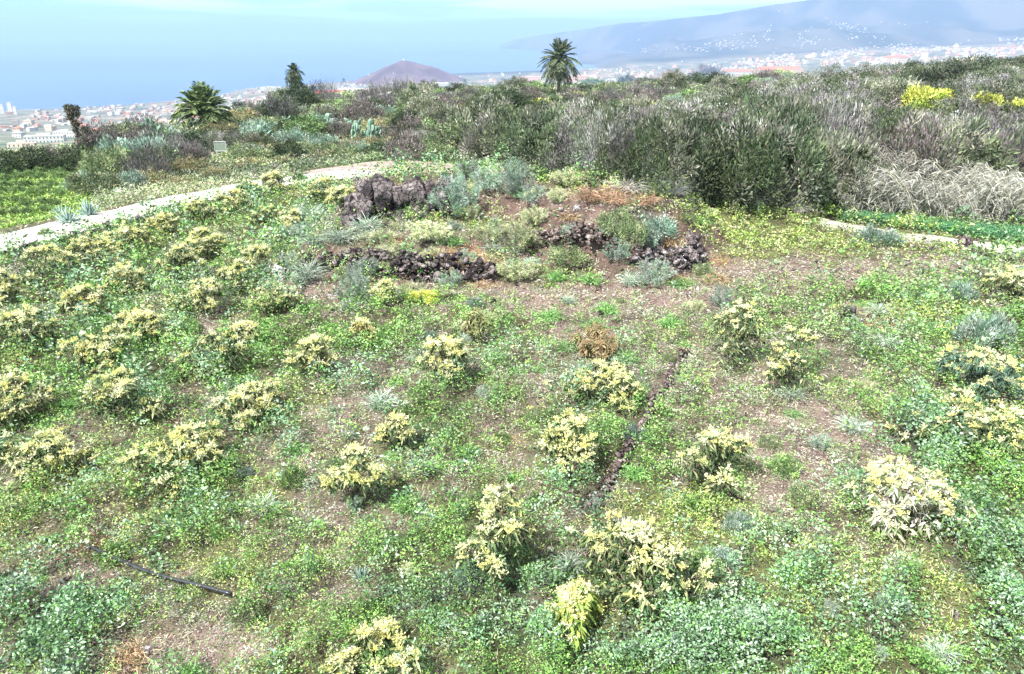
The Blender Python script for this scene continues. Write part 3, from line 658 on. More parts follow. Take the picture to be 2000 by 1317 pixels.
# ------------------------------------------------------------------ avocado saplings
FLOW = [(.81, .78, .40), (.84, .81, .50), (.76, .73, .32), (.84, .82, .60)]
def avocado(name, base, w, h, flow, seed, label, cat='tree', group='blossoming saplings planted over the field', leafcol=None, flowcol=None, sparse=1.):
    global RS
    RS = np.random.RandomState(seed)
    t = thing(name, base, label, cat, group)
    LC = leafcol or [(.05, .085, .035), (.09, .14, .055), (.18, .22, .09), (.03, .055, .025), (.28, .3, .15)]
    FC = flowcol or FLOW
    w *= 1.02; ax = RS.rand()*6.28; sq = RS.uniform(.62, 1.0); ln_ = RS.normal(size=2)*.10*w; thinr = RS.uniform(.7, 1.1)
    nl = max(3, int((6+w*2.4)*sparse*RS.uniform(.7, 1.15))); lobes = []
    for i in range(nl):
        a = 2*math.pi*(i*.618+RS.rand()*.15); q = ((i+.3)/nl)**.55; r = w*.5*q*1.02
        lobes.append((math.cos(a)*r, math.sin(a)*r, h*(.92-.62*q*q)*(.72+.42*RS.rand()), w*(.085+.11*RS.rand()**1.5)+.03))
    lobes = [((math.cos(ax)*(lx*math.cos(ax)+ly*math.sin(ax))-math.sin(ax)*sq*(-lx*math.sin(ax)+ly*math.cos(ax)))+ln_[0]*lz/h, (math.sin(ax)*(lx*math.cos(ax)+ly*math.sin(ax))+math.cos(ax)*sq*(-lx*math.sin(ax)+ly*math.cos(ax)))+ln_[1]*lz/h, lz, lr) for lx, ly, lz, lr in lobes if RS.rand() > .12]
    tips = []; nrm = []
    for (lx, ly, lz, lr) in lobes:
        m = int((9+34*lr)*.92*thinr); v = sph(m); v[:, 2] = np.abs(v[:, 2])-.3
        v = norm(v); rr = lr*(.6+.6*RS.rand(m))[:, None]
        p = np.array([lx, ly, lz])+v*rr*np.array([1.1, 1.1, 1.25]); tips.append(p); nrm.append(v)
    tips = np.concatenate(tips); nrm = np.concatenate(nrm); ok = tips[:, 2] > .08; tips, nrm = tips[ok], nrm[ok]
    tips[:, 2] = np.minimum(tips[:, 2], h*1.02)
    # woody parts
    lines = [(curve_line((0, 0, -.05), (0, 0, h*.35), .05, 4), np.linspace(.035, .025, 4)*max(.6, w/1.6))]
    for (lx, ly, lz, lr) in lobes: lines.append((curve_line((0, 0, h*.18), (lx, ly, lz), .12, 5), np.linspace(.022, .008, 5)))
    for i in RS.choice(len(tips), min(len(tips), 70), replace=False):
        j = int(np.argmin([np.linalg.norm(tips[i]-np.array(l[:3])) for l in lobes])); l = np.array(lobes[j][:3])
        lines.append((curve_line(l-np.array([0, 0, lobes[j][3]*.4]), tips[i], .1, 3), np.linspace(.008, .004, 3)))
    link('trunk', tube_mesh('trunk', lines, M_BARK, 5), t)
    # leaves: drooping whorl below every tip
    k = 9; n = len(tips)*k; P = np.repeat(tips, k, 0)-np.repeat(nrm, k, 0)*.05*RS.rand(n, 1)+RS.normal(size=(n, 3))*.03
    a = RS.rand(n)*2*math.pi
    D = np.stack([np.cos(a), np.sin(a), -.25-.7*RS.rand(n)], 1)+np.repeat(nrm, k, 0)*.5
    Bl = Blades(); Bl.add(P, D, .11+.09*RS.rand(n), .034+.016*RS.rand(n), pick(LC, n, .25), .3)
    m = int(80*w*w*sparse)+30; vi = sph(m)*RS.rand(m, 1)**.4*np.array([w*.33, w*.33, h*.3])+np.array([0, 0, h*.4]); vi = vi[vi[:, 2] > .06]
    Bl.add(vi, sph(len(vi))+np.array([0, 0, -.4]), .12+.08*RS.rand(len(vi)), .045, pick(LC, len(vi), .2), .3)
    link('leaves', Bl.mesh('leaves', M_LEAF), t)
    # blossom: star-like panicles
    top = (tips[:, 2]/h)*.5+nrm[:, 2]*.3+RS.normal(size=len(tips))*.35; thr = np.quantile(top, 1-min(flow*1.15, 1)) if flow > 0 else 99
    ft = tips[top >= thr]; fn = nrm[top >= thr]
    if len(ft):
        ka, kb = 10, 7; na = len(ft)*ka; d = sph(na); d[:, 2] = np.abs(d[:, 2])*.9-.15; d = norm(d+np.repeat(fn, ka, 0)*.4)
        la = (.06+.09*RS.rand(na))*np.repeat(.8+.5*RS.rand(len(ft)), ka); pa = np.repeat(ft+fn*.015, ka, 0); ca = np.repeat(pick(FC, len(ft), .05), ka, 0)
        Bl = Blades(); Bl.add(pa, d, la, .014, ca*np.array([.8, .85, .6]), .05)
        n = na*kb; u = .35+.65*RS.rand(n); P = np.repeat(pa, kb, 0)+np.repeat(d*la[:, None], kb, 0)*u[:, None]; sz = .020+.020*RS.rand(n)
        Bl.add(P+RS.normal(size=(n, 3))*.006, sph(n)+np.array([0, 0, .35])+np.repeat(d, kb, 0)*.5, sz, sz*.62, np.repeat(ca, kb, 0)*(1+RS.normal(size=(n, 1))*.08), 0)
        link('blossom', Bl.mesh('blossom', M_FLOWER), t)
    return t
def crown_geom(x0, y0, x1, y1):
    cx = (x0+x1)/2; w_px = x1-x0; h_px = y1-y0; row = y1-.2*h_px
    for _ in range(3):
        x, y, z, d = place(cx, row); dp = math.atan2(CAMZ-z, math.hypot(x, y)); w = w_px*d/F; row = y1-.36*w*math.sin(dp)*F/d
    h = max(.42*w, (h_px*d/F-.62*w*math.sin(dp))/math.cos(dp))
    return (x, y, z), w, h
AV = [
 (25,478,145,575,1.0,'large sapling smothered in yellow blossom nearest the left end of the road'),
 (138,452,218,535,1.0,'full yellow-blossomed sapling second from the left below the road'),
 (203,436,280,500,.95,'yellow-blossomed sapling close against the road edging stones'),
 (-35,528,48,606,.9,'yellow-flowered sapling cut by the left edge below the road'),
 (288,420,362,472,.85,'bushy flowering sapling just below the road, left of the darker one'),
 (360,392,427,442,.6,'dark-leaved sapling with sparse blossom by the road bend'),
 (424,372,482,416,.75,'small yellow-tufted sapling beside the road after the bend'),
 (470,352,522,392,.6,'dark green sapling with pale tips, second from the upper end of the road row'),
 (513,336,562,378,.85,'pale-topped sapling farthest up the row along the road'),
 (368,450,437,512,.85,'flowering sapling in the second row, above the darker rounded one'),
 (308,480,388,552,.4,'rounded dark sapling speckled with pale blossom in the second row'),
 (474,478,538,548,.8,'tall flowering sapling left of the whitish boulder'),
 (428,510,502,578,.75,'sapling with yellow tips just below left of the tall one by the whitish boulder'),
 (203,520,298,585,.95,'two-humped yellow sapling in the middle of the left orchard'),
 (118,562,208,632,.75,'pale flowering sapling diagonally below the two-humped one'),
 (328,550,442,630,.95,'wide cream-blossomed sapling in the middle row on the left'),
 (228,606,328,674,.85,'dense rounded cream sapling under the wide one in the middle row'),
 (498,556,585,614,1.0,'pale yellow sapling on bare ground below the ruined wall'),
 (-5,606,104,698,.7,'loose yellow-flowered sapling at the left edge above the blue weeds'),
 (128,640,265,735,.75,'sprawling pale sapling beside the blue weeds on the left'),
 (342,664,472,752,.15,'dark sapling almost without blossom in the left half of the field'),
 (453,630,503,676,1.0,'tiny yellow sapling right above the dark one'),
 (178,706,318,838,.9,'tall cone-shaped sapling with thick cream blossom on the left'),
 (428,742,562,840,.9,'bright yellow compact sapling near the middle of the left half'),
 (-20,736,88,845,.8,'dark-bodied yellow sapling cut by the left edge of the picture'),
 (28,842,165,945,.85,'round cream-flowered sapling in the lower left on green weeds'),
 (268,850,445,962,.85,'wide flat-topped flowering sapling in the lower left'),
 (572,655,662,745,.85,'sparse yellow sapling standing in a ring of dark soil'),
 (688,618,728,675,.3,'thin brownish sapling on a bare stem above the sparse yellow one'),
 (825,650,935,768,.8,'loose yellow-green sapling near the centre of the field'),
 (912,602,958,672,.25,'slim olive sapling with drooping leaves behind the centre one'),
 (752,802,798,884,.7,'small upright sapling with a two-storey crown in mid field'),
 (1110,640,1212,710,.7,'rust-brown withered shrub right of the centre'),
 (1098,708,1232,806,.9,'bright yellow four-lobed sapling left of the low stone edging'),
 (1048,818,1164,945,.75,'tall cream sapling left of the lower end of the stone edging'),
 (636,876,744,1010,.95,'upright yellow sapling in the lower middle of the field'),
 (905,960,1052,1150,.7,'tall two-stemmed sapling with dark underside in the bottom middle'),
 (1100,1035,1335,1215,.5,'largest spreading sapling, dark leaves and scattered yellow stars, bottom middle'),
 (655,1240,815,1350,.95,'pale yellow sapling cut by the bottom edge of the picture'),
 (1308,815,1452,975,.6,'sapling leaning along the slope right of the stone edging'),
 (1378,576,1484,725,.45,'tall greenish sapling with grey bare twigs right of the centre'),
 (1486,636,1584,785,.55,'pale straggly sapling below the greenish one on the right'),
 (1778,775,1985,912,.65,'wide sapling with starry blossom and dark gaps on the right'),
 (1838,668,2010,785,.45,'dark blue-green sapling with pale flower stars near the right edge'),
 (1930,528,2030,598,.5,'dark sapling with cream tips cut by the right edge, highest on that side'),
 (1658,905,1890,1072,.6,'sapling with long silvery leaves hanging on its left side, lower right'),
 (498,402,562,452,.25,'small dark green sapling in the upper left orchard'),
 (552,412,606,458,.9,'small yellow sapling beside the small dark green one, upper left'),
 (598,352,645,398,.8,'yellowish sapling near the road left of the lava rock'),
 (642,366,704,404,.95,'low pale yellow sapling touching the lava rock'),
 (728,550,772,598,1.0,'narrow yellow bush beside the smooth pale boulder'),
 (1072,1145,1165,1245,.45,'low yellow-green bush at the left foot of the largest sapling'),
 (505,680,545,712,.0,''),
]
for i, (x0, y0, x1, y1, fl, lab) in enumerate(AV):
    if not lab: continue
    base, w, h = crown_geom(x0, y0, x1, y1); kw = {}
    if 'rust-brown' in lab: kw = dict(leafcol=[(.24, .17, .09), (.3, .22, .12), (.2, .22, .1)], flowcol=[(.42, .3, .18), (.4, .34, .2)], name='withered_shrub')
    if 'silvery' in lab: kw = dict(leafcol=[(.45, .42, .36), (.3, .32, .2), (.12, .18, .07), (.6, .57, .5)])
    if 'brownish' in lab: kw = dict(leafcol=[(.3, .22, .1), (.2, .18, .07)], sparse=.7)
    if 'blue-green' in lab: kw = dict(leafcol=[(.1, .18, .12), (.07, .13, .09)])
    if 'olive' in lab: kw = dict(leafcol=[(.2, .22, .1), (.14, .17, .07), (.3, .3, .14)], flowcol=[(.5, .5, .24)])
    if 'yellow-green bush' in lab: kw = dict(leafcol=[(.3, .38, .08), (.2, .3, .07)])
    nm = kw.pop('name', 'flowering_sapling')
    avocado(nm, base, w*1.02, h, fl, 100+i, lab, 'tree' if nm != 'withered_shrub' else 'shrub', None if nm == 'withered_shrub' else 'blossoming saplings planted over the field', **kw)
RS = np.random.RandomState(77)

# ------------------------------------------------------------------ bushes
def plume_bush(name, w, h, npl, leafL, leafW, cols, up=.6, elong=1.6, per=70, stems=12, seed=0, m=None, low=.25, open_=.0, bark=None):
    """proto at the origin: stems + foliage made of many plumes"""
    global RS
    RS = np.random.RandomState(seed)
    t = thing(name, (0, 0, 0), '', '')
    v = sph(npl); v[:, 2] = np.abs(v[:, 2]); rr = .45+.55*RS.rand(npl, 1)**.5
    c = v*rr*np.array([w*.5, w*.5, h*(1-low)])*np.array([1, 1, .92])+np.array([0, 0, h*low*.8])
    c[:, :2] += RS.normal(size=(npl, 2))*w*.05; c[:, 2] *= (.82+.3*RS.rand(npl))
    pc = pick(cols, npl, .22); pr = w*(.07+.07*RS.rand(npl))
    n = npl*per; C = np.repeat(c, per, 0); R = np.repeat(pr, per)
    u = sph(n)*RS.rand(n, 1)**.45*R[:, None]*np.array([1, 1, elong])
    D = norm(u)*(1-up)+np.array([0, 0, up])+np.repeat(v, per, 0)*.35+RS.normal(size=(n, 3))*.25
    Bl = Blades(); Bl.add(C+u, D, leafL*(.6+.8*RS.rand(n)), leafW*(.7+.6*RS.rand(n)), np.repeat(pc, per, 0)*np.exp(RS.normal(size=(n, 1))*.3), .05)
    link('foliage', Bl.mesh('foliage', m or M_LEAFR), t)
    lines = []
    for i in RS.choice(npl, min(stems, npl), replace=False):
        b = np.array([RS.normal()*w*.06, RS.normal()*w*.06, -.1]); lines.append((curve_line(b, c[i]+np.array([0, 0, pr[i]]), .08, 5), np.linspace(.03, .008, 5)*max(.7, h/3)))
    link('stems', tube_mesh('stems', lines, bark or M_GREYBARK, 4), t)
    return t
def blade_tuft(name, n, Ln, Wd, cols, spread=.7, droop=.35, seed=0, r0=.05, m=None):
    global RS
    RS = np.random.RandomState(seed)
    t = thing(name, (0, 0, 0), '', '')
    P = np.stack([RS.normal(size=n)*r0, RS.normal(size=n)*r0, np.zeros(n)], 1)
    D = np.stack([RS.normal(size=n)*spread, RS.normal(size=n)*spread, np.ones(n)], 1); D = norm(D); l = Ln*(.5+.6*RS.rand(n)); cc = pick(cols, n, .15)
    Bl = Blades(); Bl.add(P, D, l*.62, Wd, cc, droop*.25); P2 = P+D*(l*.42)[:, None]; D2 = D.copy(); D2[:, :2] *= 1.5; D2[:, 2] -= .25
    Bl.add(P2, D2, l*.6, Wd, cc*1.06, droop); link('blades', Bl.mesh('blades', m or M_LEAFR), t)
    return t
def feather(name, w, h, cols, seed, n=26, per=60, leafL=.16, leafW=.012, m=None):
    """feathery shrub: arching stems set with thin needles"""
    global RS
    RS = np.random.RandomState(seed); t = thing(name, (0, 0, 0), '', ''); Bl = Blades(); lines = []
    for i in range(n):
        a = RS.rand()*6.28; r = w*.5*RS.rand()**.6; tip = np.array([math.cos(a)*r, math.sin(a)*r, h*(1-.55*(r/(w*.5))**2)*(.75+.3*RS.rand())])
        ln = curve_line((RS.normal()*.06, RS.normal()*.06, -.05), tip, .08, 7); lines.append((ln, np.linspace(.014, .004, 7)))
        tt = .2+.8*RS.rand(per)**.7; k = tt*6; j = np.minimum(k.astype(int), 5); fr = (k-j)[:, None]; P = ln[j]*(1-fr)+ln[j+1]*fr
        T = norm(ln[j+1]-ln[j]); D = T*.8+sph(per)*.9+np.array([0, 0, .15]); Bl.add(P, D, leafL*(.6+.8*RS.rand(per)), leafW, pick(cols, 1, .12).repeat(per, 0)*(1+RS.normal(size=(per, 1))*.15), .1)
    link('foliage', Bl.mesh('foliage', m or M_LEAFR), t); link('stems', tube_mesh('stems', lines, M_GREYBARK, 4), t)
    return t

HG = [(.075, .10, .055), (.10, .125, .07), (.055, .08, .04)]
PROTO = {}
def P_(key, fn): PROTO[key] = fn
# tree heath of the thicket on the right; leaves a little coarse because they stand 40 m and more away
HEATH = [
 plume_bush('heath_shrub', 5.2, 3.8, 74, .27, .075, [(.07, .10, .045), (.11, .14, .07), (.2, .2, .15), (.05, .07, .035)], .38, 1.25, 84, 26, 201),
 plume_bush('heath_shrub', 4.6, 3.4, 66, .24, .055, [(.22, .22, .2), (.29, .285, .27), (.15, .16, .11), (.09, .12, .06)], .48, 1.4, 104, 26, 202),
 plume_bush('heath_shrub', 5.6, 3.5, 80, .30, .085, [(.05, .075, .038), (.10, .135, .07), (.17, .18, .13), (.04, .055, .03)], .3, 1.15, 84, 24, 203),
 plume_bush('heath_shrub', 4.8, 4.0, 66, .26, .05, [(.31, .30, .29), (.22, .215, .2), (.38, .37, .365), (.11, .13, .075)], .5, 1.4, 104, 34, 204),
 plume_bush('heath_shrub', 5.0, 3.3, 72, .32, .080, [(.15, .18, .10), (.09, .12, .06), (.28, .29, .22), (.2, .2, .15)], .36, 1.2, 84, 24, 205),
]
BARE = plume_bush('bare_shrub', 4.2, 3.4, 70, .34, .034, [(.17, .16, .155), (.24, .225, .225), (.09, .08, .08), (.08, .09, .06)], .7, 2.2, 46, 90, 206, bark=M_DARKBARK)
DARK = plume_bush('dark_bush', 3.0, 2.4, 85, .16, .06, [(.035, .06, .028), (.05, .08, .035), (.07, .095, .045)], .25, 1.0, 62, 10, 207, bark=M_BARK)
OLIVE = plume_bush('olive_bush', 2.6, 1.5, 75, .15, .05, [(.14, .19, .09), (.2, .24, .12), (.1, .15, .07), (.25, .27, .15)], .35, 1.1, 56, 8, 208)
BLUEB = plume_bush('blue_green_bush', 2.4, 1.5, 65, .2, .04, [(.17, .27, .2), (.24, .34, .27), (.12, .2, .14), (.32, .38, .33)], .6, 1.6, 52, 8, 209)
BROWN = plume_bush('brown_bush', 2.8, 2.0, 75, .18, .04, [(.13, .105, .10), (.2, .17, .165), (.08, .07, .06), (.12, .13, .09)], .5, 1.5, 56, 26, 210)
YELL = plume_bush('yellow_green_bush', 2.8, 1.7, 75, .16, .06, [(.5, .55, .09), (.38, .47, .08), (.6, .62, .16), (.25, .34, .07)], .3, 1.1, 60, 8, 211)
GREEN = plume_bush('green_bush', 2.6, 1.8, 75, .15, .06, [(.17, .28, .10), (.26, .37, .14), (.08, .14, .05)], .3, 1.1, 60, 8, 212)
ROUND = plume_bush('round_bush', 2.2, 1.5, 80, .10, .04, [(.15, .17, .08), (.22, .22, .11), (.3, .26, .14)], .3, 1.0, 60, 6, 213)
FEATH = feather('feathery_shrub', 2.4, 1.9, [(.26, .38, .29), (.35, .45, .37), (.18, .29, .2)], 214, 48, 90, .2, .016)
FEATH2 = feather('feathery_shrub', 1.8, 1.3, [(.2, .33, .22), (.3, .42, .3), (.36, .42, .36)], 215, 40, 80, .16, .016)
PALEF = feather('pale_shrub', 1.6, .9, [(.45, .5, .26), (.38, .44, .24), (.52, .52, .36)], 216, 44, 80, .13, .015)
GREYT = blade_tuft('grass_tussock', 260, 1.0, .022, [(.34, .42, .34), (.45, .5, .42), (.25, .34, .25)], .55, .35, 217, .12)
DRYT = blade_tuft('dry_tussock', 260, .6, .022, [(.44, .3, .17), (.36, .24, .14), (.5, .38, .24)], 1.0, .5, 218, .22)
RUST = blade_tuft('rusty_bracken', 240, .7, .025, [(.34, .2, .13), (.4, .27, .18), (.28, .19, .12)], .9, .3, 219, .3)
WHITET = blade_tuft('straw_tussock', 300, 1.3, .014, [(.42, .4, .37), (.52, .5, .47), (.32, .3, .26)], .8, .35, 220, .12)
GREENT = blade_tuft('green_tussock', 240, .7, .03, [(.16, .33, .1), (.24, .42, .13), (.12, .26, .09)], .8, .4, 221, .15)

def agave(seed, nl=26, Lf=.7, cols=((.26, .38, .34), (.36, .47, .42)), wd=.12):
    t = thing('agave_plant', (0, 0, 0), '', '')
    V = []; Fc = []; C = []; rs = np.random.RandomState(seed); o = 0
    for i in range(nl):
        a = i*2.399+rs.rand()*.3; el = rad(15+62*(i/nl)); D = np.array([math.cos(a)*math.cos(el), math.sin(a)*math.cos(el), math.sin(el)]); S = np.array([-math.sin(a), math.cos(a), 0]); N = np.cross(S, D)
        ll = Lf*(.8+.4*rs.rand()); cc = np.array(cols[0])*(1-.5*rs.rand())+np.array(cols[1])*.5*rs.rand()
        for t_, w_ in ((0, .5), (.35, 1), (.7, .72), (1, .03)):
            p = D*ll*t_+np.array([0, 0, -.12*ll*t_**2]); w = wd*w_/2
            V += [p-S*w+N*w*.4, p-N*w*.35, p+S*w+N*w*.4]; C += [cc]*3
        for k in range(3):
            b = o+k*3; Fc += [(b, b+1, b+4, b+3), (b+1, b+2, b+5, b+4), (b+2, b, b+3, b+5)]
        o += 12
    link('leaves', make_mesh('leaves', np.array(V), Fc, np.array(C), M_LEAFR, True), t); return t
def cactus(seed, pads=40, w=1.8, h=1.3):
    t = thing('prickly_pear', (0, 0, 0), '', ''); rs = np.random.RandomState(seed); V0, F0 = ICO[2]; V = []; Fc = []; C = []; o = 0
    nodes = [(np.array([0., 0., .0]), 0)]
    for i in range(pads):
        b, g = nodes[rs.randint(len(nodes))]
        if g > 4: continue
        a = rs.rand()*6.28; tilt = rs.normal()*(1.0 if g < 2 else .6); s = .17+.08*rs.rand()
        up = norm(np.array([math.cos(a)*math.sin(tilt), math.sin(a)*math.sin(tilt), math.cos(tilt)])); n_ = norm(np.cross(up, rs.normal(size=3))); r_ = np.cross(up, n_)
        v = V0[:, :1]*r_*s*.75+V0[:, 1:2]*n_*s*.18+V0[:, 2:]*up*s+b+up*s*.9
        V.append(v); Fc.append(F0+o); o += len(V0); k = rs.rand(); C.append(np.repeat((np.array([.16, .3, .2])*(1-k)+np.array([.34, .46, .38])*k)[None], len(V0), 0))
        nodes.append((b+up*s*1.75, g+1))
    link('pads', make_mesh('pads', np.concatenate(V), np.concatenate(Fc), np.concatenate(C), M_LEAFR, True), t); return t
AGAVE = agave(3); CACT = [cactus(5, 60), cactus(8, 70, 2.2, 1.5)]
USED = set()
PDIM = {}
for p, w_, h_ in [(HEATH[0], 5.2, 3.8), (HEATH[1], 4.6, 3.4), (HEATH[2], 5.6, 3.5), (HEATH[3], 4.8, 4.0), (HEATH[4], 5.0, 3.3), (BARE, 4.2, 3.4), (DARK, 3, 2.4), (OLIVE, 2.6, 1.5), (BLUEB, 2.4, 1.5),
                  (BROWN, 2.8, 2.0), (YELL, 2.8, 1.7), (GREEN, 2.6, 1.8), (ROUND, 2.2, 1.5), (FEATH, 2.4, 1.9), (FEATH2, 1.8, 1.3), (PALEF, 1.6, .9), (GREYT, 1.2, .9), (DRYT, 1.1, .4),
                  (RUST, 1.2, .5), (WHITET, 1.9, 1.1), (GREENT, 1.1, .55), (AGAVE, 1.3, .7), (CACT[0], 2.0, 1.3), (CACT[1], 2.3, 1.4)]: PDIM[p] = (w_, h_)
def put(proto, px, row, wpx, hpx, label, cat, group=None, rz=None):
    """row = where it meets the ground; wpx, hpx = its size in the photo"""
    g = place(px, row)
    if g is None: return None
    x, y, z, d = g; w0, h0 = PDIM[proto]; sw = wpx*d/F/w0; dp = math.atan2(CAMZ-z, math.hypot(x, y))
    hh = max((hpx*d/F-.35*wpx*d/F*math.sin(dp))/math.cos(dp), .3*wpx*d/F); sh = hh/h0
    rz = random.random()*6.28 if rz is None else rz
    if proto not in USED:
        USED.add(proto); o = proto; o.location = (x, y, z); o.rotation_euler = (0, 0, rz); o.scale = (sw, sw, sh); tag(o, label, cat, group)
        if group is None and 'group' in o: del o['group']
        return o
    o = dup(proto, (x, y, z), rz, (sw, sw, sh), label, group, cat)
    if group is None and 'group' in o: del o['group']
    return o

# --- single plants, mound
put(FEATH, 895, 425, 120, 95, 'big feathery grey-green shrub on the crest of the mound right of the lava rock', 'shrub')
put(FEATH, 1008, 385, 90, 80, 'spiky upright grey-green shrub at the back of the mound', 'shrub')
put(FEATH2, 950, 372, 80, 50, 'low blue-green shrub between the two tall feathery ones', 'shrub')
put(FEATH2, 915, 350, 60, 45, 'pale feathery shrub behind the big one at the end of the road', 'shrub')
put(FEATH2, 1040, 395, 70, 40, 'rounded blue-green shrub right of the spiky upright one', 'shrub')
put(FEATH2, 695, 590, 76, 72, 'round blue-green bush standing against the ruined wall', 'bush')
put(FEATH2, 722, 535, 60, 40, 'upper green bush hugging the top of the ruined wall', 'bush')
put(FEATH2, 690, 560, 50, 50, 'greyish twiggy bush left behind the round blue-green bush', 'bush')
put(GREYT, 612, 440, 60, 60, 'tall bluish grass clump left of the lava rock', 'grass clump')
put(GREYT, 715, 455, 60, 50, 'spiky grey grass in front of the lava rock', 'grass clump')
put(GREYT, 665, 475, 70, 45, 'greyish grass tussock below the lowest lava rock', 'grass clump')
put(GREYT, 620, 480, 60, 40, 'grey grass tussock at the left foot of the mound', 'grass clump')
put(GREENT, 805, 425, 45, 36, 'small green tuft at the base of the dark lava rock', 'grass clump')
put(PALEF, 830, 470, 120, 50, 'broad pale green shrub in the middle terrace of the mound', 'shrub')
put(PALEF, 740, 480, 80, 40, 'pale grey-green shrub left of the broad pale one', 'shrub')
put(PALEF, 770, 500, 90, 36, 'low grey shrub right above the ruined wall', 'shrub')
put(PALEF, 1045, 438, 70, 44, 'rounded pale green shrub high on the mound below the crest', 'shrub')
put(PALEF, 1010, 490, 110, 75, 'large pale yellow-green shrub in the centre of the mound', 'shrub')
put(PALEF, 1010, 545, 100, 50, 'pale green shrub at the foot of the mound, right of the wall', 'shrub')
put(OLIVE, 1110, 512, 80, 40, 'mid green bush below the rubble wall', 'bush')
put(PALEF, 955, 470, 70, 40, 'straw-green shrub above the orange dry grass', 'shrub')
put(DRYT, 900, 520, 80, 34, 'orange dry grass hanging over the ruined wall', 'grass clump')
put(DRYT, 945, 516, 60, 36, 'orange dry tussock right of the hanging one', 'grass clump')
put(DRYT, 858, 500, 60, 22, 'flat orange dry grass left end above the ruined wall', 'grass clump')
put(DRYT, 1308, 480, 44, 34, 'orange dry tussock on the right corner boulders', 'grass clump')
put(RUST, 1155, 392, 60, 34, 'rust-red bracken clump on the crest of the mound', 'bracken')
put(RUST, 1200, 396, 60, 30, 'rust-red bracken right of the first clump', 'bracken')
put(RUST, 1250, 396, 70, 20, 'thin rusty bracken trailing right along the crest', 'bracken')
put(OLIVE, 1200, 455, 70, 50, 'dark green ivy-like bush on the rubble wall', 'bush')
put(OLIVE, 1235, 480, 60, 60, 'grey-green bush hanging between rubble wall and squared block', 'bush')
put(BLUEB, 1278, 462, 90, 50, 'grey-green shrub topping the right corner of the mound', 'shrub')
put(FEATH2, 1205, 508, 60, 50, 'blue-green tuft in the cleft left of the squared block', 'bush')
put(FEATH2, 1275, 556, 90, 60, 'dark spiky shrub at the foot of the right corner', 'shrub')
put(GREENT, 1330, 560, 60, 24, 'green grass at the foot of the right corner stones', 'grass clump')
put(GREENT, 825, 530, 44, 34, 'green tuft growing out of the middle of the ruined wall', 'grass clump')
put(YELL, 828, 590, 60, 30, 'yellowish low bush right of the smooth pale boulder', 'bush')
put(PALEF, 800, 575, 80, 30, 'low grey-green plant at the foot of the ruined wall', 'plant')
put(GREYT, 590, 555, 40, 30, 'grey twigs right of the whitish boulder', 'grass clump')
put(PALEF, 1160, 350, 70, 40, 'pale yellowish shrub behind the rusty bracken', 'shrub')
put(PALEF, 1110, 362, 80, 40, 'greyish shrub on the back edge of the mound', 'shrub')
put(WHITET, 1222, 376, 90, 44, 'whitish straw tussock behind the bracken on the right', 'grass clump')
put(FEATH2, 1290, 378, 60, 40, 'small blue-green shrub at the edge of the dark thicket', 'shrub')
put(WHITET, 1320, 382, 50, 40, 'grey-white straw right of the small blue-green shrub', 'grass clump')
put(WHITET, 1482, 408, 30, 60, 'pale bleached stalks standing against the dark thicket', 'grass clump')
put(WHITET, 1560, 415, 60, 34, 'pinkish dry tangle at the foot of the thicket', 'grass clump')
put(GREENT, 1690, 560, 34, 26, 'lone green tuft on the bare strip on the right', 'grass clump')
put(BLUEB, 1715, 476, 90, 40, 'grey big-leaved bush breaking over the right-hand path', 'bush')
put(BLUEB, 1910, 680, 100, 80, 'blue-grey bush in the green weeds near the right edge', 'bush')
put(DRYT, 1720, 640, 60, 20, 'heap of red-brown stalks beside the blackish rock', 'heap')
put(AGAVE, 708, 1135, 52, 44, 'small pale agave on a brown patch in the lower middle', 'agave')
put(AGAVE, 1325, 1255, 60, 26, 'silvery rosette near the bottom edge under the largest sapling', 'rosette plant')
put(BLUEB, 1405, 1105, 80, 38, 'pale blue-green leafy clump right of the largest sapling', 'plant')
put(DRYT, 250, 1290, 90, 34, 'brown dry tussock among stones at the bottom left', 'grass clump')
put(GREENT, 435, 1120, 60, 30, 'fresh green tuft over the far end of the hose', 'grass clump')
put(RUST, 185, 1072, 70, 36, 'reddish low plant at the upper end of the black hose', 'plant')
put(WHITET, 558, 1172, 30, 55, 'dead bleached sapling stem in the lower left', 'dead stem')

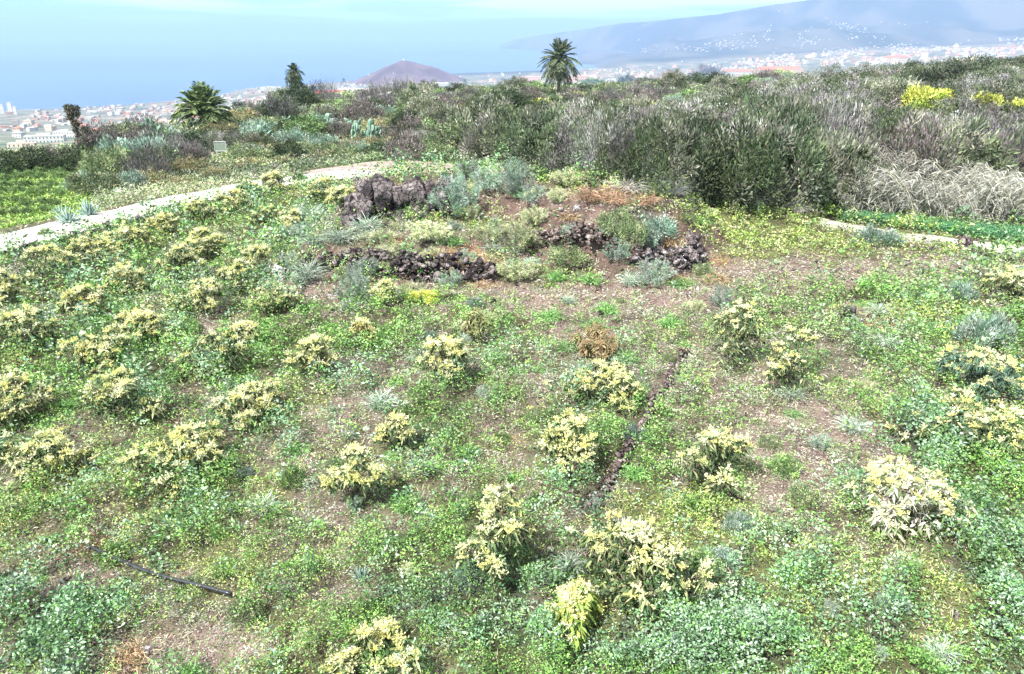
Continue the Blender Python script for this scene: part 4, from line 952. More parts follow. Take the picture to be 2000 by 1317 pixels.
# --- left, beyond the road
LEFT = [
 (DARK,20,345,90,60,'dark round bush at the left edge above the green plot','bush'),(DARK,75,338,80,60,'dark bush second from the left edge above the green plot','bush'),
 (BROWN,110,335,70,50,'reddish-brown bush in the dark row above the green plot','bush'),(DARK,145,338,70,56,'dark bush at the right end of the row above the green plot','bush'),
 (OLIVE,212,350,90,70,'grey-green bush behind the fallen pipes','bush'),(BROWN,200,300,90,60,'wide brown brush clump at the foot of the slim dark tree','bush'),
 (BLUEB,235,325,80,60,'silvery green bush left of the middle of the slope','bush'),(OLIVE,250,285,90,50,'olive bush on the skyline right of the slim dark tree','bush'),
 (BROWN,285,295,70,50,'mauve-brown bush on the skyline left of the low palm','bush'),(BLUEB,310,320,80,60,'blue-green spiky bush in the middle of the left slope','bush'),
 (BARE,350,320,70,60,'grey bare twiggy bush left of the sign frame','bush'),(BROWN,375,330,60,50,'dark twiggy bush directly behind the sign frame','bush'),
 (BLUEB,330,280,80,36,'grey-green bush under the low palm, left side','bush'),(BARE,455,290,60,36,'grey brush on the slope right of the low palm','bush'),
 (OLIVE,480,310,70,34,'olive bush right of the sign frame','bush'),(ROUND,525,300,60,30,'round olive bush in the middle of the slope','bush'),
 (ROUND,612,240,56,24,'rounded yellow-brown bush below the ivy-clad palm','bush'),(DARK,545,238,80,48,'dark purple-brown bush left of the ivy-clad palm','bush'),
 (DARK,585,212,60,40,'dark foliage around the foot of the ivy-clad palm','bush'),(GREEN,555,205,40,30,'small green tree left of the ivy-clad palm','bush'),
 (OLIVE,640,215,60,24,'olive scrub right of the ivy-clad palm','bush'),(DARK,793,195,46,34,'compact dark tree left of the centre on the skyline','tree'),
 (YELL,850,216,40,30,'yellow-green bush with a dark neighbour, centre left','bush'),(DARK,872,214,26,28,'small dark shrub right of the yellow-green bush','bush'),
 (BROWN,735,196,70,26,'grey-brown bush beside the thin slanted roof','bush'),(GREEN,720,215,80,22,'green low bush under the slanted roof','bush'),
 (OLIVE,800,220,90,26,'green mounded bush in the middle distance','bush'),(DARK,1010,192,60,34,'dark bush left of the tall palm','bush'),
 (DARK,990,218,90,50,'dark tangled bush below left of the tall palm','bush'),(BROWN,1035,220,60,50,'mauve-grey bush below the tall palm','bush'),
 (YELL,1055,225,60,36,'bright yellow-green bush in front of the tall palm','bush'),(YELL,1045,240,30,26,'small lime bush below the bright one by the tall palm','bush'),
 (YELL,1130,200,34,24,'yellow bush right of the tall palm','bush'),(YELL,1262,232,46,36,'yellow-flowered bush over pale ground right of the tall palm','bush'),
 (BARE,1250,196,80,42,'leafless purple-grey bush alone right of the tall palm','bush'),(OLIVE,1185,194,60,34,'grey-green bush between tall palm and leafless bush','bush'),
 (GREEN,1155,168,50,16,'green bush on the skyline right of the tall palm','bush'),(DARK,1225,165,34,20,'small dark shrub on the skyline, right of centre','bush'),
 (BARE,1310,155,44,20,'spiky dark twigs on the skyline at the start of the thicket','bush'),(BARE,1380,152,70,26,'purple-grey twigs on the skyline above the green clearing','bush'),
 (GREEN,1460,172,80,24,'green bush in the clearing at the top of the thicket','bush'),(YELL,1525,158,56,24,'yellow-green bush at the top left edge of the thicket','bush'),
 (YELL,1803,228,100,66,'large bright yellow-green bush high in the thicket','bush'),(YELL,1922,236,60,58,'golden-yellow bush right of the large bright one','bush'),
 (YELL,1985,238,44,48,'golden bush at the right edge of the thicket','bush'),(YELL,1590,332,46,60,'lime-green bush deep in the middle of the thicket','bush'),
 (YELL,1500,222,50,18,'yellowish low bush at the left margin of the thicket','bush'),
 (BROWN,430,250,50,18,'brown brush at the right foot of the low palm','bush'),(BARE,500,240,60,40,'grey bare bush between the two left palms','bush'),
 (OLIVE,185,378,90,50,'rough green bush at the left end of the fallen pipes','bush'),(BLUEB,255,372,60,40,'silvery bush behind the pipes','bush'),
 (ROUND,350,370,80,34,'olive mounded bush above the road','bush'),(ROUND,420,350,70,30,'olive bush above the road, right of the mounded one','bush'),
 (ROUND,490,330,60,28,'greenish bush above the end of the road row','bush'),(ROUND,560,325,60,24,'round green bush left of the widened road','bush'),
 (ROUND,640,318,70,30,'green bush behind the widened road','bush'),(BLUEB,720,312,70,36,'silvery plant thicket behind the widened road','bush'),
 (BROWN,790,318,60,26,'brown and straw bush at the back of the widened road','bush'),(OLIVE,860,312,70,40,'grey-green bush behind the right end of the road','bush'),
 (DARK,585,356,26,22,'tiny black-green bush on the edge of the road','bush'),
 (GREEN,90,462,30,18,'small green weed tuft on the verge of the road','weed'),
]
for a in LEFT: put(a[0], a[1], a[2], a[3], a[4], a[5], a[6])
for i, (px, row, w_, h_) in enumerate([(135, 440, 60, 44), (175, 425, 50, 44), (120, 425, 40, 30)]):
    put(AGAVE, px, row, w_, h_, ['largest blue agave rosette beside the far verge of the road', 'blue agave rosette right of the largest one by the road', 'small blue agave behind the largest one by the road'][i], 'agave', 'agaves beside the road')
for i, (px, row, w_, h_) in enumerate([(560, 268, 70, 36), (610, 272, 70, 34), (655, 268, 70, 40), (700, 285, 60, 50), (735, 292, 60, 50), (680, 262, 50, 30), (520, 278, 60, 30), (495, 285, 50, 30), (300, 285, 60, 50), (240, 310, 50, 40)]):
    put(CACT[i % 2], px, row, w_, h_, 'silvery prickly pear clump on the slope beyond the road, left of centre' if 490 < px else ('prickly pear among bushes left of the low palm, upper one' if px == 300 else 'prickly pear among bushes left of the low palm, lower one'),
        'cactus', 'prickly pears on the slope beyond the road' if px > 490 else None)

# --- thicket on the right and scattered scrub in the middle distance
def scatter(region, protos, spacing, n_try, wfac, label, group, cat='shrub', maxn=300, rnd=.2, seed=1, yr=(36, 160), smax=1.4, smin=.45, dz=.1):
    rs = random.Random(seed); pts = []; out_ = []
    for _ in range(n_try):
        y = yr[0]*(yr[1]/yr[0])**rs.random(); x = (rs.random()*1.9-.95)*y*.80; z = float(H(x, y)); px, py, d = project(x, y, z)
        if not region(px, py, y): continue
        sp = spacing(y)
        if any((x-a)**2+(y-b)**2 < sp*sp for a, b in pts): continue
        pts.append((x, y)); p = rs.choice(protos) if isinstance(protos, list) else protos(px, py, rs)
        s = sp*wfac/PDIM[p][0]*(1+rs.uniform(-rnd, rnd)); sh = max(smin, min(smax, s))*(1+rs.uniform(-.28, .28))*(float(np.interp(y, [46, 62, 150], [1, .66, .55])) if cat == 'shrub' else 1)
        lab = label(px, py, y) if callable(label) else label
        if p not in USED:
            USED.add(p); p.location = (x, y, z-dz); p.rotation_euler = (0, 0, rs.random()*6.28); p.scale = (s, s, sh); tag(p, lab, cat, group); out_.append(p)
        else: out_.append(dup(p, (x, y, z-dz), rs.random()*6.28, (s, s, sh), lab, group, cat))
        if len(pts) >= maxn: break
    return out_
CLEAR = [(1803, 226, 46, 46), (1922, 234, 30, 42), (1985, 236, 24, 36), (1590, 330, 28, 34), (1500, 224, 30, 22)]
def thick(px, py, y):
    if px < 930 or px > 2080: return False
    front = np.interp(px, [930, 1000, 1100, 1250, 1330, 1420, 1560, 1660, 1800, 2000], [300, 322, 335, 358, 372, 392, 398, 395, 385, 380])
    back = np.interp(px, [930, 1060, 1200, 1330, 1420, 1520, 1600, 1700, 2000], [262, 250, 262, 225, 215, 200, 178, 160, 138])
    for (cx, cy_, hw, hh) in CLEAR:
        if abs(px-cx) < hw and cy_-hh*.3 < py < cy_+hh: return False
    return back < py < front
def heathpick(px, py, rs):
    if py > 300: return rs.choice([HEATH[0], HEATH[2], HEATH[1], HEATH[2], HEATH[4], HEATH[0], HEATH[3], BARE, BROWN])
    return rs.choice([HEATH[0], HEATH[1], HEATH[2], HEATH[4], HEATH[3], HEATH[3], HEATH[2], HEATH[0], BROWN])
def hlab(px, py, y):
    if y < 52: return 'grey-green heath shrub in the dark front row of the thicket behind the mound'
    if y < 85: return 'feathery grey-green heath shrub in the middle of the thicket on the right slope'
    return 'small-looking heath shrub near the crest of the thicket on the right skyline'
for (p_, px_, r_, w_, h_, l_) in [(HEATH[2], 1345, 386, 170, 150, 'big dark green heath right behind the small blue-green shrub'), (HEATH[0], 1425, 396, 180, 170, 'tall dark heath overhanging the bleached stalks from the left'), (HEATH[2], 1510, 403, 190, 175, 'tallest dark green heath of the thicket front, right of the bleached stalks'),
      (HEATH[4], 1600, 405, 160, 150, 'olive heath between the tallest dark heath and the reeds'), (HEATH[0], 1270, 366, 150, 145, 'grey-green heath behind the whitish straw tussock'), (HEATH[2], 1060, 336, 160, 130, 'dark green heath in front of and below the tall palm'), (HEATH[0], 985, 326, 140, 120, 'grey-green heath beside the spiky lilac bush'), (HEATH[1], 1170, 352, 120, 140, 'silver-topped heath behind the rusty bracken')]:
    put(p_, px_, r_, w_, h_, l_, 'shrub')
for (px_, r_, w_, h_, l_) in [(955, 322, 110, 100, 'spiky grey-lilac bush at the left end of the thicket front'), (1120, 345, 120, 110, 'large bare purple-grey bush right behind the mound'), (1215, 358, 90, 120, 'narrow bare upright bush behind the straw tussock'),
      (1450, 396, 120, 100, 'dark bare thorny bush overhanging the lime weeds'), (1365, 388, 110, 90, 'bare dark brown brushwood at the foot of the thicket'), (1540, 402, 90, 70, 'bare grey-brown brush left of the reeds'), (1630, 398, 80, 100, 'leaning brownish bush just left of the reed plume')]:
    put(BARE, px_, r_, w_, h_, l_, 'bush')
TH = scatter(thick, heathpick, lambda y: 2.35+.02*(y-40), 9000, 1.75, hlab, 'heath shrubs of the thicket on the right slope', maxn=284, rnd=.38, seed=5)
for o in TH: o['group'] = {'gr': 'heath shrubs in the front row of the thicket', 'fe': 'heath shrubs in the middle of the thicket', 'sm': 'heath shrubs at the crest of the thicket'}[o['label'][:2]]
def scr(px, py, y):
    if px < 180: return False
    if px < 900: return np.interp(px, [180, 400, 560, 700, 900], [285, 262, 215, 200, 185]) < py < np.interp(px, [180, 300, 450, 560, 900], [380, 370, 330, 318, 312])
    return np.interp(px, [900, 1100, 1300, 1500], [182, 180, 165, 160]) < py < np.interp(px, [900, 1060, 1200, 1330, 1520], [290, 250, 262, 225, 190]) if px < 1520 else False
def slab(px, py, y): return 'low bush in the scrub beyond the road on the left' if px < 900 else 'low bush in the open scrub around the tall palm'
SCR = scatter(scr, [OLIVE, OLIVE, ROUND, BLUEB, BROWN, GREEN, DARK, OLIVE, HEATH[4], BARE, HEATH[1], DARK], lambda y: 2.0+.03*(y-40), 6000, 1.15, slab, 'bushes', 'bush', maxn=260, rnd=.3, seed=9)
for o in SCR: o['group'] = 'bushes in the scrub beyond the road' if 'left' in o['label'] else 'bushes in the scrub around the tall palm'; o.scale[2] *= .8

FIELD = scatter(lambda px, py, y: -10 < px < 2010 and py > 585 and float(fbm(np.array(px/260.), np.array(py/200.), 303)) > .44, [GREENT, GREENT, OLIVE, FEATH2, PALEF, GREEN, BLUEB, GREYT, GREENT], lambda y: .55+.028*y, 3000, .50,
   'weed clump', 'weed clumps standing above the ground cover', 'weed', maxn=150, rnd=.45, seed=21, yr=(7.4, 25), smin=.12, dz=.02)
MOUND = scatter(lambda px, py, y: 560 < px < 1400 and 375 < py < 560 and not (640 < px < 870 and py < 440), [PALEF, PALEF, GREYT, DRYT, OLIVE, FEATH2, PALEF, GREENT, RUST], lambda y: 1.0, 2500, .85,
   'tussock', 'tussocks growing over the mound', 'tussock', maxn=75, rnd=.35, seed=22, yr=(24.5, 36), smin=.25, dz=.03)
# the green plot on the left: rows of young crop bushes
def build_plot():
    i = 0
    for row in (345, 355, 368, 383, 402, 422):
        for px in range(-20, 170, 26):
            px2 = px+random.uniform(-8, 8)
            if px2 > 165-(row-345)*.8: continue
            put(GREEN, px2, row+random.uniform(-4, 4), 30, 20, 'light green crop plant in the plot at the left edge beyond the road', 'crop plant', 'crop plants in the plot beyond the road'); i += 1
build_plot()

# ------------------------------------------------------------------ reeds
def reed(seed, lean=(-.5, .1)):
    global RS
    RS = np.random.RandomState(seed); t = thing('reed_clump', (0, 0, 0), '', ''); Bl = Blades(); lines = []
    for i in range(34):
        b = np.array([RS.normal()*.4, RS.normal()*.4, 0]); h = 2.0+1.2*RS.rand(); top = b+np.array([lean[0]*h+RS.normal()*.45, lean[1]*h+RS.normal()*.4, h*.8])
        ln = curve_line(b, top, .04, 6); ln[:, 2] += np.sin(np.linspace(0, math.pi, 6))*.25; lines.append((ln, np.linspace(.014, .006, 6)))
        k = 22; tt = .12+.88*RS.rand(k); q = tt*5; j = np.minimum(q.astype(int), 4); fr = (q-j)[:, None]; P = ln[j]*(1-fr)+ln[j+1]*fr
        D = np.stack([RS.normal(size=k)*.6-.55, RS.normal(size=k)*.6, .25+RS.normal(size=k)*.35], 1)
        Bl.add(P, D, .3+.35*RS.rand(k), .034, pick([(.27, .27, .245), (.38, .375, .345), (.2, .2, .17), (.46, .455, .43), (.12, .13, .09)], k, .2), .35)
        Bl.add(P, D*np.array([1, 1, .2]), .3+.3*RS.rand(k), .04, pick([(.25, .25, .21), (.38, .37, .33), (.17, .18, .13)], k, .14), .8)
    link('leaves', Bl.mesh('leaves', M_LEAFR), t); link('canes', tube_mesh('canes', lines, mat('cane', .7, attr=False, base=(.55, .5, .38)), 4), t); return t
REED = [reed(31), reed(32, (-.75, .0))]; PDIM[REED[0]] = (3.0, 2.6); PDIM[REED[1]] = (3.2, 2.4)
rr = random.Random(3)
for i, (px, row, wp, hp) in enumerate([(1715, 428, 100, 80), (1760, 432, 110, 95), (1805, 436, 110, 90), (1850, 440, 110, 90), (1900, 443, 110, 95), (1950, 446, 110, 95), (2000, 450, 110, 100), (2045, 452, 110, 100),
      (1770, 405, 90, 75), (1830, 412, 100, 80), (1890, 415, 100, 80), (1945, 415, 100, 85), (1995, 415, 100, 85), (1750, 385, 60, 80), (1980, 390, 90, 70), (1930, 385, 80, 60)]):
    lab = {0: 'leftmost pale reed clump beside the right-hand path', 13: 'tallest bleached reed plume, rising out of the left of the cane brake'}.get(i, 'wind-bent pale reed clump in the front of the cane brake' if i < 8 else 'straw-grey reed clump in the back of the cane brake')
    g_ = None if i in (0, 13) else ('reeds in the front of the cane brake' if i < 8 else 'reeds in the back of the cane brake')
    k_ = rr.uniform(.75, 1.35) if i not in (0, 13) else 1.25; put(REED[i % 2], px+rr.uniform(-14, 14), row+rr.uniform(-7, 4), wp*k_*1.1, hp*k_, lab, 'reeds', g_, rz=rr.uniform(-.35, .35))
def grass_band():
    n = 9000; px = 1640+RS.rand(n)*480; row = np.interp(px, [1640, 1760, 1860, 2000, 2120], [428, 446, 458, 468, 480])+(RS.rand(n)-.5)*np.interp(px, [1640, 1800], [10, 26])
    xs = []; 
    X0, Y0, _, _ = ground(1640, 428); X1, Y1, _, _ = ground(2000, 470)
    t = RS.rand(n)*1.25; off = (RS.rand(n)-.25)*1.5
    L0 = math.hypot(X1-X0, Y1-Y0); x = X0+(X1-X0)*t-(Y1-Y0)/L0*off*0+off*.2; y = Y0+(Y1-Y0)*t+off*.9
    q = ~on_slab(x, y); x, y = x[q], y[q]; n = len(x)
    me = cover_object('verge_grass', x, y, .075*np.ones(n), pick([(.08, .22, .1), (.12, .3, .13), (.06, .17, .08), (.17, .34, .17)], n, .15), .35*np.ones(n), 8, np.zeros(n), .35*np.ones(n))
    tag(link('verge_grass', me), 'strip of deep green grass between the reeds and the path', 'grass', kind='stuff')
grass_band()

# ------------------------------------------------------------------ palms and the slim tree
def frond(Lf, el, az, arch, leaf, cols, rs, dens=46, wd=.05):
    t = np.linspace(0, 1, 12); hor = Lf*(t*math.cos(el)+0*t); z = Lf*(t*math.sin(el)-arch*t**2)
    pts = np.stack([hor*math.cos(az), hor*math.sin(az), z], 1)
    return pts
def palm(px, row, hpx_trunk, crown_w, nf, els, arch, label, seed, trunk_r=.35, skirt=0, cols=((.16, .21, .10), (.1, .15, .07), (.24, .28, .15))):
    global RS
    RS = np.random.RandomState(seed); x, y, z, d = place(px, row); s = d/F; t = thing('palm_tree', (x, y, z), label, 'palm'); ht = hpx_trunk*s; Lf = crown_w*s*.5
    k = 8; zz = np.linspace(-.3, ht, k); lines = [(np.stack([np.zeros(k), np.zeros(k), zz], 1), trunk_r*(1+.12*np.sin(np.arange(k)*2.1)))]
    link('trunk', tube_mesh('trunk', lines, M_BARK, 10), t)
    for i in range(nf+skirt):
        az = i*2.399+RS.rand()*.4; dead = i >= nf
        u = (i+.5)/nf if not dead else 0; el = rad(els[0]+(els[1]-els[0])*u+RS.normal()*6) if not dead else rad(-60+RS.normal()*8)
        L_ = Lf*(.95+.25*RS.rand())*(1.0 if not dead else .7); tt = np.linspace(0, 1, 12)
        ar = arch*(.6+.6*(1-u)) if not dead else .25
        hor = L_*math.cos(el)*tt*(1-.12*tt); zv = L_*(math.sin(el)*tt-ar*tt**2)
        pts = np.stack([hor*math.cos(az), hor*math.sin(az), zv+ht], 1)
        Bl = Blades(); n = 60; q = (.1+.9*RS.rand(n))*11; j = np.minimum(q.astype(int), 10); fr = (q-j)[:, None]; P = pts[j]*(1-fr)+pts[j+1]*fr; T = norm(pts[j+1]-pts[j])
        side = np.array([-math.sin(az), math.cos(az), 0]); sg = np.where(RS.rand(n) < .5, -1, 1)[:, None]; tq = q/11
        D = T*.75+side*sg*.75+np.array([0, 0, .12])
        cc = pick(cols if not dead else ((.26, .22, .15), (.34, .29, .2)), n, .12)
        Bl.add(P, D, L_*.25*(np.sin(np.clip(tq, .05, .98)*math.pi)**.5*.7+.35), .030*L_+.01, cc, .25)
        # rachis as a thin strip of blades
        Bl.add(pts[:-1], pts[1:]-pts[:-1], np.linalg.norm(pts[1:]-pts[:-1], axis=1)*1.3, .02*L_, np.array([.3, .3, .16]), 0)
        link('frond', Bl.mesh('frond', M_LEAF), t)
    return t
palm(402, 253, 30, 128, 74, (6, 86), .40, 'low broad palm with a fountain of green fronds, left of centre', 41, .5, cols=((.13, .19, .06), (.08, .13, .045), (.22, .28, .11)))
palm(1091, 190, 72, 84, 78, (-62, 84), .42, 'tall palm with a dense hanging skirt rising above the centre skyline', 42, .32, skirt=22, cols=((.10, .13, .07), (.06, .09, .05), (.16, .19, .11)))
put(DARK, 582, 210, 50, 62, 'dark ivy mantle climbing the trunk of the narrow-crowned palm', 'bush')
palm(580, 206, 62, 40, 60, (-40, 82), .5, 'ivy-clad palm with a narrow shaggy crown on the left skyline', 43, .5, skirt=26, cols=((.1, .14, .07), (.07, .1, .05)))
palm(613, 182, 8, 20, 26, (0, 80), .4, 'tiny distant palm between the ivy-clad palm and the red roof', 44, .2)
palm(908, 166, 5, 16, 24, (0, 80), .4, 'tiny distant palm just right of the volcanic hill', 45, .2)
palm(672, 166, 6, 16, 24, (0, 80), .4, 'tiny distant palm above the red roof', 46, .2)
def slim_tree():
    global RS
    RS = np.random.RandomState(9); x, y, z, d = place(160, 303); s = d/F; t = thing('slim_tree', (x, y, z), 'slim dark lopped tree with ragged tufts on the left skyline', 'tree')
    H_ = 98*s; tr = curve_line((0, 0, -.3), (-4*s, 0, H_*.9), .04, 7)
    Z0 = 18*s; lines = [(tr, np.linspace(.14, .06, 7)), (curve_line(tr[1], tr[1]+np.array([22*s, 0, 22*s]), .1, 4), np.linspace(.07, .04, 4)), (curve_line(tr[4], tr[4]+np.array([-9*s, .3, 14*s]), .1, 4), np.linspace(.06, .03, 4))]
    link('trunk', tube_mesh('trunk', lines, M_BARK, 6), t)
    Bl = Blades()
    for (ox, oz, r, n) in [(-6, 68, 11, 500), (4, 60, 8, 380), (-8, 54, 8, 340), (0, 42, 9, 420), (-3, 30, 6, 240), (15, 30, 8, 340), (24, 22, 7, 280), (2, 20, 5, 160), (-12, 72, 5, 140), (8, 70, 6, 180)]:
        u = sph(n)*RS.rand(n, 1)**.5*r*s; Bl.add(u+np.array([ox*s, 0, oz*s+Z0]), sph(n)+np.array([0, 0, .1]), .16, .08, pick([(.05, .06, .035), (.08, .08, .05), (.12, .10, .06)], n, .2), .2)
    link('crown', Bl.mesh('crown', M_LEAF), t)
slim_tree()

# ------------------------------------------------------------------ small man-made things
def poly_tube(name, pxs, r, m, label, cat, lift=.03, sides=8):
    P = [place(*p) for p in pxs]; P = np.array([(a, b, 0) for a, b, *_ in P]); s = np.concatenate([[0], np.cumsum(np.linalg.norm(np.diff(P, axis=0), axis=1))]); t = np.linspace(0, s[-1], 40)
    X, Y = np.interp(t, s, P[:, 0]), np.interp(t, s, P[:, 1])
    for _ in range(6): X[1:-1] = (X[:-2]+X[1:-1]*2+X[2:])/4; Y[1:-1] = (Y[:-2]+Y[1:-1]*2+Y[2:])/4
    Z = H(X, Y)+lift; o = link(name, tube_mesh(name, [(np.stack([X, Y, Z], 1), r)], m, sides)); o.data.polygons.foreach_set('use_smooth', np.ones(len(o.data.polygons), bool)); return tag(o, label, cat)
poly_tube('hose', [(178, 1090), (215, 1108), (265, 1130), (320, 1150), (380, 1165), (455, 1185)], .030, M_RUBBER, 'black irrigation hose lying across the weeds at the lower left', 'hose', .24)
def post(px, row, hpx, wpx, label):
    x, y, z, d = place(px, row); h = hpx*d/F; w = wpx*d/F*.5
    V, Fc = tubes([(np.array([[0, 0, -.1], [.01, 0, h*.5], [-.02, .01, h]]), [w, w*.85, w*.7]), (np.array([[w*1.2, 0, -.1], [w*1.3, 0, h*.45], [w*1.1, .02, h*.7]]), [w*.6, w*.5, w*.4])], 7)
    o = link('charred_stump', make_mesh('charred_stump', V, Fc, None, M_CHAR)); o.location = (x, y, z); tag(o, label, 'stump')
post(762, 600, 14, 9, 'black stump below the narrow yellow bush')
post(962, 592, 12, 8, 'black stump on bare ground below the ruined wall')
post(1172, 618, 12, 9, 'black stump on the pale litter right of the centre')
post(637, 742, 10, 10, 'black stump under the sparse yellow sapling')
def pipes():
    x, y, z, d = place(262, 392); s = d/F; t = thing('pipe_rack', (x, y, z), 'pair of long grey pipes lying on short posts above the road', 'pipes')
    for k in (0, 1):
        link('pipe', tube_mesh('pipe', [(np.array([[-36*s, k*.25, 14*s+.15], [0, k*.25, 8*s+.1], [38*s, k*.25, 3*s+.05]]), .07)], M_METAL, 8), t)
    for q in (-26, 0, 28):
        link('support', tube_mesh('support', [(np.array([[q*s, .12, -.2], [q*s, .12, 9*s-q*s*.16]]), .05)], M_METAL, 6), t)
pipes()
def board(px, row, w_px, h_px, label):
    x, y, z, d = place(px, row); s = d/F; w, h = w_px*s, h_px*s; leg = 24*s; t = thing('sign_frame', (x, y, z), label, 'sign')
    fr = [(np.array([a, b], float), .045) for a, b in (((0, 0, leg), (w, 0, leg)), ((0, 0, leg+h), (w, 0, leg+h)), ((0, 0, leg), (0, 0, leg+h)), ((w, 0, leg), (w, 0, leg+h)))]
    link('frame', tube_mesh('frame', fr, mat('white_paint', .6, attr=False, base=(.3, .31, .31), namp=.1), 6), t)
    link('leg', tube_mesh('leg', [(np.array([[w*.12, 0, -.2], [w*.12, 0, leg]]), .04)], M_METAL, 6), t)
    g = make_mesh('panel', [(.04, -.01, leg+.04), (w-.04, -.01, leg+.04), (w-.04, -.01, leg+h-.04), (.04, -.01, leg+h-.04), (.04, .02, leg+.04), (w-.04, .02, leg+.04), (w-.04, .02, leg+h-.04), (.04, .02, leg+h-.04)],
                  [(0, 1, 2, 3), (7, 6, 5, 4), (0, 4, 5, 1), (1, 5, 6, 2), (2, 6, 7, 3), (3, 7, 4, 0)], None, mat('grey_board', .7, attr=False, base=(.16, .2, .16), namp=.2)); link('panel', g, t)
board(424, 320, 22, 18, 'small white-framed board on a leg among the bushes below the low palm')

# ------------------------------------------------------------------ houses
def box(x0, y0, z0, x1, y1, z1):
    return [(x0, y0, z0), (x1, y0, z0), (x1, y1, z0), (x0, y1, z0), (x0, y0, z1), (x1, y0, z1), (x1, y1, z1), (x0, y1, z1)], [(3, 2, 1, 0), (4, 5, 6, 7), (0, 1, 5, 4), (1, 2, 6, 5), (2, 3, 7, 6), (3, 0, 4, 7)]
def cmat(name, c, r=.8, namp=.1): 
    m = bpy.data.materials.get(name)
    return m or mat(name, r, attr=False, base=c, nscale=.3, namp=namp)
def boxmesh(name, bs, m):
    V = []; Fc = []
    for b in bs:
        v, f = box(*b); o = len(V); V += v; Fc += [tuple(i+o for i in q) for q in f]
    return make_mesh(name, V, Fc, None, m)
def house_proto(w, dpt, h, roof, wall, name='house', floors=2):
    t = thing(name, (0, 0, 0), '', ''); wm = cmat('wall_'+wall[0], wall[1]); link('wall', boxmesh('wall', [(-w/2, -dpt/2, -6, w/2, dpt/2, h)], wm), t)
    if roof == 'flat': link('roof', boxmesh('roof', [(-w/2-.2, -dpt/2-.2, h+.003, w/2+.2, dpt/2+.2, h+.35), (-w*.2, -dpt*.1, h+.353, w*.15, dpt*.3, h+2.4)], wm), t)
    else:
        e = .5; V = [(-w/2-e, -dpt/2-e, h), (w/2+e, -dpt/2-e, h), (w/2+e, dpt/2+e, h), (-w/2-e, dpt/2+e, h), (-w/2+dpt*.4, 0, h+dpt*.24), (w/2-dpt*.4, 0, h+dpt*.24)]
        link('roof', make_mesh('roof', V, [(0, 1, 5, 4), (1, 2, 5), (2, 3, 4, 5), (3, 0, 4), (3, 2, 1, 0)], None, cmat('roof_'+roof, {'tile': (.36, .15, .10), 'red': (.5, .07, .06), 'grey': (.3, .28, .28)}[roof])), t)
    nw = max(2, int(w/3.2)); wb = []
    for k in range(floors):
        for i in range(nw):
            cx = -w/2+(i+.5)*w/nw; zz = h*(k+.35)/floors; wb.append((cx-.55, -dpt/2-.06, zz, cx+.55, -dpt/2+.05, zz+h/floors*.42))
    for b in wb: link('window', boxmesh('window', [b], M_GLASS), t)
    return t
WH = ('white', (.46, .45, .43)); CRM = ('cream', (.5, .42, .33)); PNK = ('pink', (.48, .33, .28))
HP = [house_proto(12, 10, 7, 'flat', WH), house_proto(11, 9, 6, 'tile', WH), house_proto(16, 11, 9, 'flat', CRM), house_proto(10, 9, 6, 'tile', CRM), house_proto(14, 10, 6.5, 'flat', PNK), house_proto(12, 10, 6, 'grey', WH), house_proto(24, 12, 16, 'flat', WH, floors=4)]
def place_far(px, row, ymin=650):
    for k in range(14):
        g = place(px, row-k*1.5)
        if g is not None and g[1] > ymin: return g
    return None
def put_house(p, px, row, s, label, group, rz=None, cat='house'):
    g = place_far(px, row, 380)
    if g is None or g[1] < 150: return None
    x, y, z, d = g; rz = random.uniform(-.6, .6) if rz is None else rz; sc = (s, s, s)
    if z < SEA+2: return None
    if p not in USED:
        USED.add(p); p.location = (x, y, z); p.rotation_euler = (0, 0, rz); p.scale = sc; tag(p, label, cat, group); return p
    return dup(p, (x, y, z), rz, sc, label, group, cat)
rh = random.Random(11)
ZONES = [  # (x0,x1,row lo at x0, row hi at x0, row lo at x1, row hi at x1, count, scale, label, group)
 (0, 420, 218, 285, 200, 240, 44, .85, 'pale house in the coastal town at the left, below the sea', 'houses of the coastal town at the left'),
 (430, 720, 178, 232, 160, 182, 44, .9, 'pale house in the town between the low palm and the volcanic hill', 'houses of the town left of the volcanic hill'),
 (860, 1060, 150, 178, 142, 178, 26, 1.2, 'pale house in the town right of the volcanic hill', 'houses of the town right of the volcanic hill'),
 (1130, 1460, 140, 165, 118, 150, 34, 1.3, 'whitish house in the valley town right of the tall palm', 'houses of the valley town right of the tall palm'),
 (1460, 2000, 116, 140, 84, 112, 90, 1.5, 'whitish house in the valley town above the thicket', 'houses of the valley town above the thicket'),
]
for (x0, x1, a0, b0, a1, b1, n, s, lab, grp) in ZONES:
    c = 0; tr = 0
    while c < n and tr < n*4:
        tr += 1; u = rh.random(); px = x0+(x1-x0)*u; lo = a0+(a1-a0)*u; hi = b0+(b1-b0)*u; row = lo+(hi-lo)*rh.random()
        if put_house(rh.choice(HP[:6]), px, row, s*rh.uniform(.8, 1.3), lab, grp): c += 1
